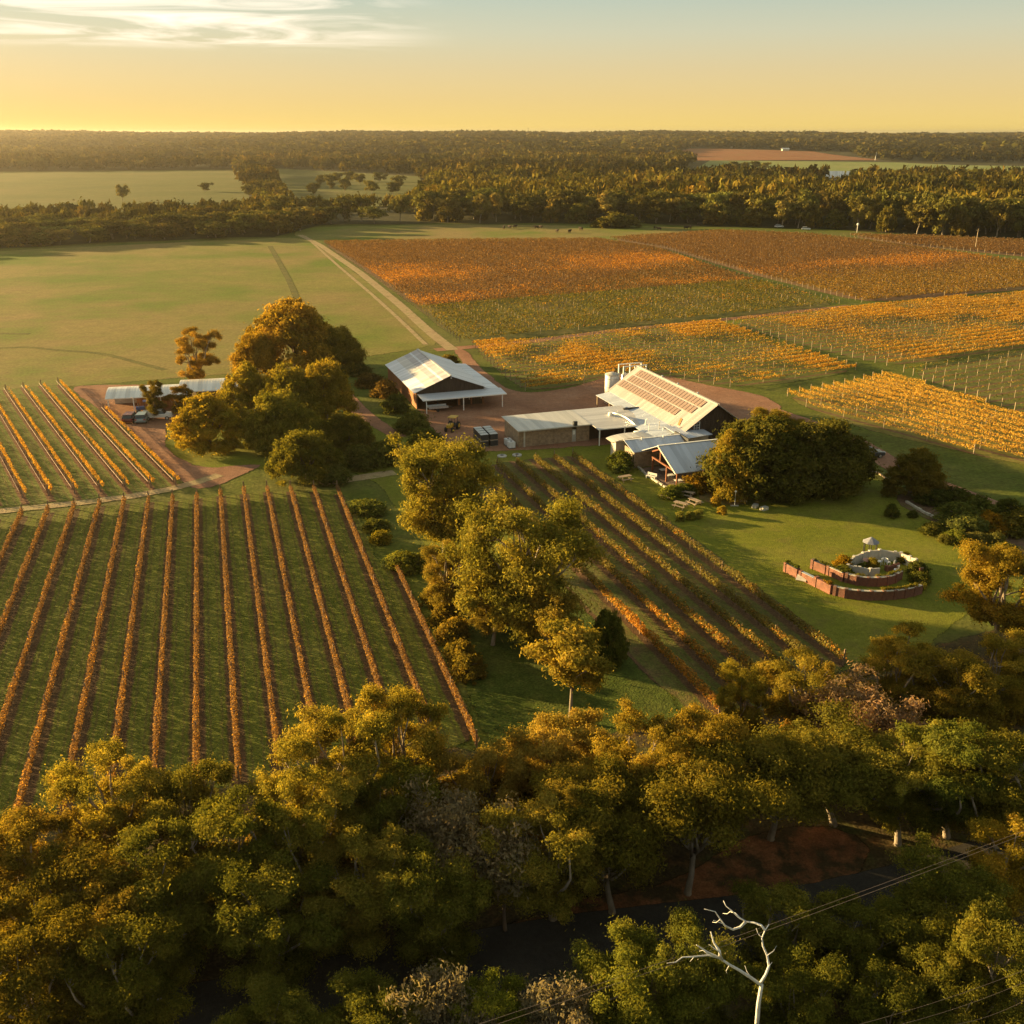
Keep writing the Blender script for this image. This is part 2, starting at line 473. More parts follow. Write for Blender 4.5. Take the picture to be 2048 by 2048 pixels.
def sheet(name, pts, mat, layer, step=3.0, fringe=1.2, wob=0.5, parent=None):
    """a ground sheet a few mm above the one below, with a soft ragged border"""
    P = resample(pts, step)
    P = relax(P, 2)
    ar = sum(P[i].x * P[(i + 1) % len(P)].y - P[(i + 1) % len(P)].x * P[i].y for i in range(len(P)))
    if ar < 0: P = P[::-1]
    z = lay_z(layer)
    n = len(P)
    bm = bmesh.new()
    lay = bm.verts.layers.float.new('inner')
    outer, inner = [], []
    for i in range(n):
        t = (P[(i + 1) % n] - P[i - 1]); t = t.normalized() if t.length > 1e-6 else Vector((1, 0))
        nrm = Vector((-t.y, t.x))
        o = P[i] - nrm * (fringe * 0.5 + wob * (random.random() - 0.5))
        q = P[i] + nrm * fringe * 0.5
        a = bm.verts.new((o.x, o.y, z)); a[lay] = 0.0; outer.append(a)
        b = bm.verts.new((q.x, q.y, z)); b[lay] = 1.0; inner.append(b)
    for i in range(n):
        j = (i + 1) % n
        bm.faces.new((outer[i], outer[j], inner[j], inner[i]))
    edges = [bm.edges.get((inner[i], inner[(i + 1) % n])) for i in range(n)]
    bmesh.ops.triangle_fill(bm, use_beauty=True, edges=[e_ for e_ in edges if e_])
    for f in bm.faces:
        if f.normal.z < 0: f.normal_flip()
    me = bpy.data.meshes.new(name); bm.to_mesh(me); bm.free()
    me.materials.append(mat)
    o = link(name, me, parent)
    o['kind'] = 'structure'
    return o

def ribbon(name, pts, width, mat, layer, fringe=0.8):
    """a track or road along a centre line"""
    C = [Vector(p) for p in pts]
    D = []
    for i in range(len(C) - 1):
        k = max(1, int((C[i + 1] - C[i]).length / 4))
        for j in range(k): D.append(C[i].lerp(C[i + 1], j / k))
    D.append(C[-1])
    for _ in range(3):
        D = [D[0]] + [(D[i - 1] + D[i] * 2 + D[i + 1]) / 4 for i in range(1, len(D) - 1)] + [D[-1]]
    Lf, Rt = [], []
    for i in range(len(D)):
        t = (D[min(i + 1, len(D) - 1)] - D[max(i - 1, 0)]).normalized()
        nrm = Vector((-t.y, t.x))
        wv = width / 2 if not hasattr(width, '__len__') else (width[0] + (width[1] - width[0]) * i / (len(D) - 1)) / 2
        Lf.append(D[i] + nrm * wv); Rt.append(D[i] - nrm * wv)
    bm = bmesh.new(); lay = bm.verts.layers.float.new('inner')
    rows = []
    z = lay_z(layer)
    for a, b in zip(Lf, Rt):
        d = (b - a); wd = d.length; fr = min(0.45, fringe / wd)
        row = []
        for t, v in ((0, 0), (fr, 1), (1 - fr, 1), (1, 0)):
            q = a + d * t; vv = bm.verts.new((q.x, q.y, z)); vv[lay] = v; row.append(vv)
        rows.append(row)
    for i in range(len(rows) - 1):
        for k in range(3):
            bm.faces.new((rows[i][k], rows[i][k + 1], rows[i + 1][k + 1], rows[i + 1][k]))
    for f in bm.faces:
        if f.normal.z < 0: f.normal_flip()
    me = bpy.data.meshes.new(name); bm.to_mesh(me); bm.free(); me.materials.append(mat)
    o = link(name, me); o['kind'] = 'structure'
    return o

# the land itself: one sheet to the horizon
xs = np.concatenate([-np.geomspace(12000, 60, 60), np.linspace(-50, 50, 11), np.geomspace(60, 12000, 60)])
ys = np.concatenate([np.linspace(-400, 500, 19), np.geomspace(540, 12000, 110)])
XX, YY = np.meshgrid(xs, ys)
ZZ = np.array([[terr(x, y) if y > 1300 else 0.0 for x in xs] for y in ys])
nx, ny = len(xs), len(ys)
idx = np.arange(nx * ny).reshape(ny, nx)
Fq = np.stack([idx[:-1, :-1], idx[:-1, 1:], idx[1:, 1:], idx[1:, :-1]], -1).reshape(-1, 4)
land = link('ground', fastmesh('ground', np.stack([XX, YY, ZZ], -1).reshape(-1, 3), Fq, M_LAND, smooth_=True))
land['kind'] = 'structure'

def px(*pts): return [G(*p) for p in pts]

def far_field(name, corners, mat, nu=24, nv=10, lift=0.35):
    c = [Vector(GT(*p)) for p in corners]      # order: near left, near right, far right, far left
    V = []
    for j in range(nv + 1):
        for i in range(nu + 1):
            a = c[0].lerp(c[1], i / nu); b = c[3].lerp(c[2], i / nu); q = a.lerp(b, j / nv)
            V.append((q.x, q.y, terr(q.x, q.y) + lift))
    ii = np.arange((nu + 1) * (nv + 1)).reshape(nv + 1, nu + 1)
    F_ = np.stack([ii[:-1, :-1], ii[:-1, 1:], ii[1:, 1:], ii[1:, :-1]], -1).reshape(-1, 4)
    o = link(name, fastmesh(name, V, F_, mat)); o['kind'] = 'structure'
    return o, [tuple(q) for q in c]

CLEAR = []           # clearings: no forest here
_, q = far_field('far_left_paddock', [(-260, 448), (510, 428), (480, 340), (-200, 346)], M_FARPADDOCK); CLEAR.append(q)
_, q = far_field('far_slope_paddock', [(600, 424), (850, 412), (840, 354), (520, 336)], M_FARPADDOCK, lift=0.7); CLEAR.append(q)
M_FARRED = ground_mat('far_red_vineyard', [(0.20, 0.085, 0.04), (0.27, 0.11, 0.05), (0.22, 0.13, 0.05)], 0.02, fine=(0.3, 0.2), bump=0, edge=False)
M_FARGREEN = ground_mat('far_green_field', [(0.16, 0.20, 0.06), (0.20, 0.22, 0.07), (0.25, 0.24, 0.09)], 0.01, fine=(0.3, 0.15), bump=0, edge=False)
_, q = far_field('far_green_field', [(1350, 356), (2200, 362), (2200, 330), (1420, 322)], M_FARGREEN); CLEAR.append([GT(*p) for p in [(1330, 366), (2200, 374), (2200, 329), (1400, 318)]])
_, q = far_field('far_red_field', [(1270, 322), (1760, 322), (1700, 306), (1380, 298)], M_FARRED, lift=0.6); CLEAR.append(q)

# paddock, lawn and fields
sheet('paddock', px((-500, 545), (0, 502), (585, 474), (628, 482), (895, 690), (770, 706), (600, 735), (200, 768), (-300, 800)), M_PADDOCK, 1, 6, 3)
sheet('cattle_meadow', px((585, 472), (600, 455), (860, 449), (1300, 452), (1440, 462), (1250, 478), (900, 480), (640, 484)), M_PADDOCK, 1, 8, 3)
sheet('lawn', px((880, 905), (1000, 905), (1240, 865), (1420, 900), (1640, 930), (1760, 960), (2150, 1090), (2200, 1200), (1990, 1180), (1800, 1330), (1690, 1340), (1550, 1240), (1155, 915), (940, 945)), M_LAWN, 1, 3, 1.5)
sheet('driveway_lawn', px((-120, 1000), (20, 985), (360, 960), (480, 935), (700, 935), (760, 965), (900, 1160), (985, 1440), (1010, 1530), (1320, 1450), (1400, 1440), (1240, 1290), (930, 930), (860, 880), (700, 820), (480, 850), (330, 880)), M_LAWN, 1, 3, 1.5)
sheet('headland_grass', px((1430, 640), (1700, 606), (1860, 740), (2110, 850), (2150, 830), (1820, 735), (1740, 680), (1600, 690)), M_LAWN, 1, 3, 1.5)

# trodden stock path across the paddock, ploughed-looking wet ground at its left edge
M_TROD = ground_mat('trodden_grass', [(0.10, 0.085, 0.03), (0.12, 0.11, 0.03), (0.15, 0.13, 0.035)], 0.2, fine=(2.0, 0.25))
ribbon('stock_path', px((540, 492), (556, 520), (578, 560), (600, 610), (615, 650)), 3.0, M_TROD, 3, 1.4)
ribbon('stock_path', px((-40, 700), (60, 690), (110, 705), (180, 700), (330, 740)), 2.2, M_TROD, 3, 1.2)
ribbon('stock_path', px((-40, 668), (30, 664), (60, 668)), 2.4, M_TROD, 3, 1.2)
M_SHADEGRASS = ground_mat('shade_toned_grass', [(0.045, 0.065, 0.010), (0.065, 0.085, 0.013), (0.09, 0.10, 0.02)], 0.2, second=(0.7, (0.11, 0.12, 0.022), 0.52, 0.72), fine=(5.0, 0.4))  # tree shade over the lawn, painted in as a darker grass colour
sheet('grass_triangle_shade', px((850, 1130), (905, 1150), (1000, 1200), (1140, 1190), (1250, 1300), (1390, 1440), (1350, 1470), (1010, 1540), (960, 1440), (905, 1290)), M_SHADEGRASS, 2, 3, 2)
# gravel yard, tracks, road
sheet('gravel_yard', px((905, 694), (930, 700), (965, 740), (1010, 778), (1060, 788), (1150, 775), (1240, 745), (1330, 752), (1420, 772), (1520, 790), (1570, 815), (1500, 845), (1400, 850), (1330, 880), (1060, 900), (900, 905), (880, 870), (820, 800), (960, 780)), M_DIRT, 3, 2, 1.4)
ribbon('gravel_drive', px((1480, 800), (1560, 830), (1690, 870), (1790, 935), (1880, 975), (2060, 1040), (2300, 1120)), 5.0, M_DIRT, 4)
ribbon('yard_track', px((870, 700), (905, 697), (1000, 690), (1240, 660), (1440, 640), (1700, 612)), 4.0, M_DIRT, 3)
ribbon('paddock_track', px((600, 470), (640, 490), (720, 545), (800, 610), (860, 665), (905, 700)), 3.4, M_TRACK, 3)
ribbon('paddock_wheel_track', px((610, 472), (680, 535), (745, 590), (800, 640), (852, 690)), 1.6, M_TRACK, 4, 0.5)
sheet('shed_yard', px((140, 772), (230, 770), (470, 770), (460, 830), (330, 850), (330, 900), (400, 940), (540, 925), (470, 955), (400, 985), (372, 975), (355, 950), (250, 850), (150, 785)), M_DIRT, 3, 2, 1.3)
ribbon('field_track', px((-200, 1045), (0, 1022), (200, 1003), (340, 985), (400, 965), (440, 950)), 2.6, M_TRACK, 4, 0.8)
ribbon('shed_path', px((640, 968), (700, 958), (790, 945)), 3.0, M_TRACK, 3, 0.8)
ribbon('red_path', px((685, 790), (720, 825), (760, 855), (800, 875)), (4.5, 3.0), M_DIRT, 3, 0.8)
sheet('understorey', px((-300, 1680), (40, 1660), (320, 1560), (560, 1530), (700, 1480), (930, 1500), (1010, 1520), (1400, 1430), (1700, 1340), (2100, 1230), (2500, 1300), (2500, 2300), (1024, 3300), (-500, 2300)), M_UNDER, 2, 4, 2)
ribbon('road', [G(150, 2090), G(650, 1990), G(1000, 1920), G(1300, 1862), (14.5, 45.8), (20.5, 47.6), (30, 51), (45, 57)], 5.6, M_ASPHALT, 4, 0.4)
sheet('red_verge', [G(900, 1900), G(1180, 1790), G(1330, 1780), G(1480, 1680), G(1640, 1640), G(1760, 1660), G(1700, 1790), G(1560, 1830), G(1400, 1850), G(1200, 1870)], M_REDVERGE, 3, 2, 1.0)
sheet('garden_bed', px((1780, 1000), (1860, 960), (2060, 1030), (2200, 1120), (1990, 1120), (1900, 1060)), M_PLANTBED, 3, 2, 1.2)
sheet('patio_soil', px((1270, 900), (1300, 930), (1380, 985), (1560, 1000), (1700, 980), (1640, 930), (1420, 900)), M_WORN, 3, 2, 1.2)
sheet('worn_patch', px((1390, 985), (1480, 985), (1560, 1000), (1480, 1012), (1400, 1008)), M_WORN, 4, 2, 1.0)


# ------------------------------------------------------------------ leaves, clumps, trees
def quads_from(P, Nn, size, rg, elong=1.8, droop=0.0):
    """one leaf face per point: P (n,3) centres, Nn (n,3) normals, size (n,)"""
    n = len(P)
    Nn = Nn / (np.linalg.norm(Nn, axis=1, keepdims=True) + 1e-9)
    t = rg.normal(size=(n, 3)); t[:, 2] -= droop
    t -= Nn * (t * Nn).sum(1, keepdims=True)
    t /= (np.linalg.norm(t, axis=1, keepdims=True) + 1e-9)
    b = np.cross(Nn, t)
    s = np.asarray(size)[:, None]
    a = t * s * 0.5 * elong; c = b * s * 0.5
    V = np.stack([P - a * 0.9 - c, P - a * 0.9 + c, P + a * 1.1], 1).reshape(-1, 3)
    Fq = np.arange(3 * n, dtype=np.int32).reshape(-1, 3)
    return V, Fq

def clump_cloud(centres, radii, n, size, rg, flat=0.8, pal=None, up=0.25, shell=0.30, elong=1.8, droop=0.3, jit=0.42, ruf=0.20):
    """n leaves spread through many small clumps; returns V, F, colours"""
    centres = np.asarray(centres); radii = np.asarray(radii)
    pw = radii ** 2; pw = pw / pw.sum()
    k = rg.choice(len(centres), n, p=pw)
    d = rg.normal(size=(n, 3)); d /= np.linalg.norm(d, axis=1, keepdims=True)
    low = (d[:, 2] < -0.2) & (rg.random(n) < up * 2)
    d[low, 2] *= -1
    rr = shell + (1.08 - shell) * rg.random(n) ** 0.7
    asc = 0.62 + 0.85 * rg.random((len(centres), 3))       # no clump is a ball
    asc[:, 2] *= 0.9
    stray = rg.random(n) < 0.16
    rr = np.where(stray, rr * (1.1 + 0.7 * rg.random(n)), rr)
    P = centres[k] + d * (radii[k] * rr)[:, None] * np.array([1, 1, flat]) * asc[k]
    P += rg.normal(size=(n, 3)) * (radii[k] * ruf)[:, None]
    Nn = d + rg.normal(size=(n, 3)) * jit
    sz = size * (0.65 + 0.7 * rg.random(n))
    V, Fq = quads_from(P, Nn, sz, rg, elong, droop)
    pal = np.asarray(pal)
    cl = rg.random(len(centres))                       # every clump its own mix
    t = np.clip(cl[k] * 0.55 + rg.random(n) * 0.6 - 0.05, 0, 0.999) * (len(pal) - 1)
    i0 = t.astype(int); fr = (t - i0)[:, None]
    C = pal[i0] * (1 - fr) + pal[np.minimum(i0 + 1, len(pal) - 1)] * fr
    C = C * (0.85 + 0.3 * rg.random((n, 1)))
    return V, Fq, np.repeat(C, 3, 0)

PAL_GUM = [(0.09, 0.095, 0.022), (0.145, 0.14, 0.03), (0.21, 0.19, 0.045), (0.29, 0.235, 0.06)]
PAL_DARK = [(0.062, 0.066, 0.016), (0.10, 0.10, 0.022), (0.15, 0.14, 0.03), (0.21, 0.175, 0.042)]
PAL_GREY = [(0.13, 0.12, 0.085), (0.19, 0.165, 0.12), (0.25, 0.20, 0.15)]
PAL_GOLD = [(0.14, 0.125, 0.035), (0.21, 0.175, 0.045), (0.28, 0.22, 0.06), (0.31, 0.24, 0.075)]

def limb_path(a, b, rg, sag=0.12, n=5):
    a = Vector(a); b = Vector(b)
    d = (b - a); out = []
    off = Vector((rg.normal(), rg.normal(), abs(rg.normal()) * 0.6)) * d.length * sag
    for i in range(n + 1):
        t = i / n
        out.append(a.lerp(b, t) + off * math.sin(math.pi * t) + Vector((rg.normal(), rg.normal(), rg.normal())) * 0.02 * d.length)
    return out

def gum_proto(seed, h=14.0, r=4.6, nleaf=24000, size=0.20, pal=PAL_GUM, low=0.30, nl=8, bark=None, flat=0.78, sub=5, crad=(0.85, 1.55), up=0.3, tr=0.022):
    """open eucalypt: forked pale trunk, limbs, foliage in puffs at the limb ends"""
    rg = np.random.default_rng(seed)
    mb = MB()
    fork = h * (0.26 + 0.1 * rg.random())
    lean = Vector((rg.normal() * 0.05, rg.normal() * 0.05, 0)) * h
    top = Vector((lean.x, lean.y, fork))
    r0 = tr * h
    mb.tube([Vector((0, 0, -0.3)), Vector((0, 0, 0.3)), top * 0.5 + Vector((rg.normal() * .15, rg.normal() * .15, 0)), top], [r0 * 1.5, r0 * 1.1, r0 * 0.9, r0 * 0.75], 8)
    cen, rad = [], []
    for i in range(nl):
        ang = 2 * math.pi * (i + 0.7 * rg.random()) / nl
        lev = (i * 0.618 + 0.25 * rg.random()) % 1.0
        z = h * (low + 0.12 + (0.90 - low - 0.12) * lev)
        prof = math.sin(math.pi * min(1.0, 0.22 + 0.78 * (1 - (z / h - low) / (1 - low)) ** 0.8)) ** 0.6
        q = r * (0.25 + 0.55 * rg.random() ** 0.5) * max(0.35, prof)
        end = Vector((lean.x + q * math.cos(ang), lean.y + q * math.sin(ang), z))
        pth = limb_path(top - Vector((0, 0, fork * 0.25 * rg.random())), end, rg)
        mb.tube(pth, list(np.linspace(r0 * 0.55, r0 * 0.16, len(pth))), 6)
        for k in range(sub):
            cr_ = crad[0] + (crad[1] - crad[0]) * rg.random()
            off = Vector((rg.normal(), rg.normal(), rg.normal() * 0.7)) * cr_ * 0.95
            c = end + off
            if c.z > h - cr_ * flat: c.z = h - cr_ * flat
            if c.z < h * low * 0.7: c.z = h * low * 0.7 + cr_
            cen.append(c); rad.append(cr_)
            if k < 3:
                pp = limb_path(pth[-2], c, rg, 0.1, 3)
                mb.tube(pp, list(np.linspace(r0 * 0.17, r0 * 0.05, len(pp))), 5)
    for k in range(3):
        c = Vector((lean.x + rg.normal() * r * 0.25, lean.y + rg.normal() * r * 0.25, h * (0.86 + 0.03 * k)))
        cr_ = crad[1] * 0.85
        c.z = min(c.z, h - cr_ * flat)
        cen.append(c); rad.append(cr_)
        pp = limb_path(top, c, rg, 0.06, 4)
        mb.tube(pp, list(np.linspace(r0 * 0.5, r0 * 0.08, len(pp))), 6)
    V, Fq, C = clump_cloud([tuple(c) for c in cen], rad, nleaf, size, rg, flat, pal, up=up, elong=2.1, droop=0.6)
    return mb.mesh('trunk', bark or M_PALEBARK, True), fastmesh('crown', V, Fq, M_LEAF, C), h, r

def dome_proto(seed, h=9.0, r=7.0, nleaf=16000, size=0.32, pal=PAL_DARK, ncl=80, low=0.12, crad=1.3, bark=None, top=1.0):
    """broad round tree: dense leaf dome made of puffs, short trunk and limbs"""
    rg = np.random.default_rng(seed)
    mb = MB()
    r0 = 0.035 * h + 0.02 * r
    mb.tube([(0, 0, -0.3), (0, 0, 0.3), (0.05 * r, 0.02 * r, h * 0.28)], [r0 * 1.4, r0, r0 * 0.8], 8)
    for i in range(6):
        a = 2 * math.pi * i / 6 + rg.random()
        e = Vector((math.cos(a) * r * 0.6, math.sin(a) * r * 0.6, h * (0.5 + 0.25 * rg.random())))
        pp = limb_path((0.05 * r, 0.02 * r, h * 0.24), e, rg, 0.1, 4)
        mb.tube(pp, list(np.linspace(r0 * 0.5, r0 * 0.12, len(pp))), 6)
    cen, rad = [], []
    lump = [(rg.random() * 6.28, 0.55 + 0.62 * rg.random()) for _ in range(9)]
    for i in range(ncl):
        z = (i + 0.5) / ncl
        a = i * 2.39996 + rg.normal() * 0.15
        zz = low + (1 - low) * z ** 0.85
        rr = math.sqrt(max(0.02, 1 - ((zz - 0.30) / 0.72) ** 2)) if zz > 0.30 else 0.88 + 0.12 * (zz / 0.30)
        f = 1.0
        for la, lv in lump:
            f += (lv - 0.92) * math.exp(-((math.atan2(math.sin(a - la), math.cos(a - la))) / 0.5) ** 2)
        cr_ = crad * (0.4 + 1.0 * rg.random() ** 1.5)
        q = max(0.0, r * rr * f * (0.84 + 0.24 * rg.random()) - cr_ * 0.7)
        cz = max(cr_ * 0.7, h * zz * (0.82 + 0.24 * rg.random()) - cr_ * 0.6)
        cen.append((q * math.cos(a), q * math.sin(a), cz)); rad.append(cr_)
    V, Fq, C = clump_cloud(cen, rad, nleaf, size, rg, 0.75, pal, up=0.35, shell=0.55, ruf=0.18)
    return mb.mesh('trunk', bark or M_BARK, True), fastmesh('crown', V, Fq, M_LEAF, C), h, r

def wisp_proto(seed, h=9.0, r=4.0, nleaf=9000, size=0.16, pal=PAL_GREY, ntw=260):
    """thin-leaved or bare tree: a haze of twigs with few leaves"""
    rg = np.random.default_rng(seed)
    mb = MB()
    r0 = 0.017 * h
    mb.tube([(0, 0, -0.3), (0.1, 0, h * 0.15), (0.15, 0.1, h * 0.35)], [r0 * 1.4, r0, r0 * 0.8], 7)
    cen, rad = [], []
    ends = []
    for i in range(11):
        a = 2 * math.pi * i / 11 + rg.random() * 0.5
        q = r * (0.25 + 0.6 * rg.random())
        e = Vector((q * math.cos(a), q * math.sin(a), h * (0.5 + 0.42 * rg.random())))
        pp = limb_path((0.12, 0.06, h * (0.2 + 0.15 * rg.random())), e, rg, 0.1, 5)
        mb.tube(pp, list(np.linspace(r0 * 0.6, r0 * 0.14, len(pp))), 5)
        ends += [pp[-1], pp[-2], pp[-3]]
    for i in range(ntw):
        s = ends[int(rg.integers(len(ends)))]
        d = Vector((rg.normal(), rg.normal(), rg.normal() * 0.7 + 0.5)).normalized()
        ln = r * (0.2 + 0.3 * rg.random())
        m_ = s + d * ln * 0.5 + Vector((rg.normal(), rg.normal(), rg.normal())) * 0.06 * ln
        mb.tube([s, m_, s + d * ln], [0.028, 0.018, 0.008], 3, False)
        cen.append(tuple(s + d * ln * 0.8)); rad.append(0.55 + 0.4 * rg.random())
    V, Fq, C = clump_cloud(cen, rad, nleaf, size, rg, 0.9, pal, up=0.2, shell=0.1, elong=2.2)
    return mb.mesh('trunk', M_TWIG, True), fastmesh('crown', V, Fq, M_LEAF, C), h, r

def place_tree(name, proto, label, cat, X, Y, h, r, tint=(1, 1, 1), group=None, rz=None, tv=0.08, z=0.0):
    tm, cm_, h0, r0 = proto
    t = thing(name, label, cat, (X, Y, z), random.random() * 6.28 if rz is None else rz, group)
    t.scale = (r / r0, r / r0, h / h0)
    link('trunk', tm, t)
    c = link('crown', cm_, t)
    k = 1 + tv * (2 * random.random() - 1)
    c.color = (tint[0] * k, tint[1] * k, tint[2] * k, 1)
    return t

# ------------------------------------------------------------------ the far woods
FARP = [gum_proto(900 + i, 14, 5.2, 2000, 0.75, PAL_GUM if i % 4 == 1 else PAL_DARK, low=0.22 + 0.05 * (i % 3), nl=7, sub=4, crad=(1.2, 2.1)) for i in range(8)]
for _t, _c, _h, _r in FARP: _c.materials[0] = M_FOREST
FARR = [dome_proto(950 + i, 9, 5.5, 1800, 0.8, PAL_DARK, 50, crad=1.5) for i in range(3)]

def inpoly(x, y, poly):
    c = False; n = len(poly); j = n - 1
    for i in range(n):
        xi, yi = poly[i][:2]; xj, yj = poly[j][:2]
        if (yi > y) != (yj > y) and x < (xj - xi) * (y - yi) / (yj - yi) + xi: c = not c
        j = i
    return c

# front edge of the woods as seen from the air, left to right
EDGE = [(-260, 512), (0, 498), (300, 483), (560, 474), (585, 470), (590, 452), (700, 450), (860, 448), (1300, 448), (1440, 456), (1560, 456), (1700, 462), (1840, 470), (2048, 480), (2260, 488)]
EDGEW = [G(*p) for p in EDGE]
def edge_y(x):
    for a, b in zip(EDGEW[:-1], EDGEW[1:]):
        if a[0] <= x <= b[0]: return a[1] + (b[1] - a[1]) * (x - a[0]) / max(1e-6, b[0] - a[0])
    return EDGEW[0][1] if x < EDGEW[0][0] else EDGEW[-1][1]
# more clearings (world polygons)
CLEAR.append([GT(*p) for p in [(590, 420), (840, 430), (850, 446), (700, 449), (590, 446)]])     # thin strip with scattered trees
CLEAR.append([GT(*p) for p in [(1630, 396), (1705, 398), (1700, 360), (1635, 360)]])
spots = []
rg = np.random.default_rng(31)
Yc = 400.0
while Yc < 4600:
    sp = 7.5 + 0.0078 * Yc if Yc < 900 else 6.5 + 0.0088 * Yc
    half = 0.56 * Yc + 60
    x = -half
    while x < half:
        X = x + rg.normal() * sp * 0.3; Y = Yc + rg.normal() * sp * 0.3
        x += sp
        if Y < edge_y(X) + 3: continue
        if any(inpoly(X, Y, q) for q in CLEAR): continue
        if rg.random() < 0.05: continue
        if Y > 950 and float(vnoise(X, Y * 0.6, 170, 3)) < 0.17: continue
        spots.append((X, Y))
    Yc += sp * (0.9 if Yc < 900 else 1.25)
# dark forest floor under the trees
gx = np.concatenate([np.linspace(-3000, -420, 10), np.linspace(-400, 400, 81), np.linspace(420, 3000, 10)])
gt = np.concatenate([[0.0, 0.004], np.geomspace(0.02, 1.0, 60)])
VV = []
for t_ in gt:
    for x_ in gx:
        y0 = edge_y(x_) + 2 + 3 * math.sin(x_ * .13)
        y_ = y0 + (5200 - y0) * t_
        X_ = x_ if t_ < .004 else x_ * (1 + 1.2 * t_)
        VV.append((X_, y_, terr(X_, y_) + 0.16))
ii = np.arange(len(gt) * len(gx)).reshape(len(gt), len(gx))
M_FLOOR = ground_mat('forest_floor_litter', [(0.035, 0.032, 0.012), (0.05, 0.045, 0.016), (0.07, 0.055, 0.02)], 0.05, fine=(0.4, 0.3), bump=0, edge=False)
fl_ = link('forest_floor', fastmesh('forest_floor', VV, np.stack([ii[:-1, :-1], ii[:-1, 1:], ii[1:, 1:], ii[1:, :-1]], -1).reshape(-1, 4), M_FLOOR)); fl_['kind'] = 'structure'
# scattered paddock trees
scat = [(500, 395, 9, 4), (246, 405, 11, 4), (410, 385, 7, 4), (660, 380, 12, 4.5), (690, 388, 11, 4), (745, 392, 11, 4), (785, 392, 10, 3.5), (640, 372, 9, 4), (675, 366, 9, 5), (720, 372, 10, 5), (760, 366, 9, 5), (800, 380, 11, 5), (630, 395, 10, 4), (565, 440, 13, 5), (545, 452, 12, 5), (530, 462, 9, 5), (700, 365, 10, 5), (500, 362, 9, 6), (620, 440, 12, 4), (690, 444, 13, 5), (725, 446, 13, 4.5), (800, 446, 14, 4.5), (655, 440, 10, 3.5), (1470, 342, 11, 6), (1490, 341, 10, 6), (1228, 457, 7, 7.5), (1252, 457, 6.5, 7), (1204, 456, 5, 5), (1510, 341, 11, 6), (1530, 342, 10, 5)]
spots.sort(key=lambda p: p[1] + 2.5 * (p[1] - edge_y(p[0])))
NIND = 290
nfar = 0
for i, (X, Y) in enumerate(spots[:NIND]):
    kind = rg.random()
    edge = Y - edge_y(X)
    h = 10.5 + 5.5 * rg.random(); r_ = 4.2 + 2.2 * rg.random()
    if X < -60: h = 6 + 4 * rg.random()
    if X > 150: h = 12 + 6 * rg.random()
    pr = FARR[i % 3] if (kind < 0.28 and edge < 25) else FARP[i % 8]
    if pr in FARR: h *= 0.7; r_ = 4.5 + 1.5 * rg.random()
    zn = ('dark woodland tree in the belt behind the left paddock', 'trees behind the left paddock') if X < -85 else (('woodland tree in the forest front behind the cattle meadow', 'trees behind the cattle meadow') if X < 110 else ('tall woodland gum behind the far right vineyard corner', 'trees behind the right vineyard corner'))
    place_tree('woodland_tree', pr, zn[0], 'tree', X, Y, h, r_, (0.9 + .25 * rg.random(), 0.85 + .15 * rg.random(), 0.9), zn[1], tv=0.22)
words = ['dark lone tree on the far left paddock slope, %s from the left', 'slim tree standing on the far pasture, %s from the left']
order = sorted(range(len(scat)), key=lambda k: scat[k][0])
for rank, k in enumerate(order):
    a, b, h, r_ = scat[k]
    X, Y = GT(a, b)
    bushy = b > 452 and a > 1100
    lab = 'dark round bush on the meadow before the forest, %s' % {1204: 'left of three', 1228: 'middle of three', 1252: 'right of three'}[a] if bushy else 'tree standing in the far pastures below the horizon, %s from the left' % ordinal(rank + 1)
    place_tree('meadow_bush' if bushy else 'paddock_tree', FARR[k % 3] if bushy else FARP[k % 8], lab, 'bush' if bushy else 'tree', X, Y, h, r_, (0.95, 0.9, 0.9), 'bushes on the cattle meadow' if bushy else 'lone trees in the far pastures', z=terr(X, Y))
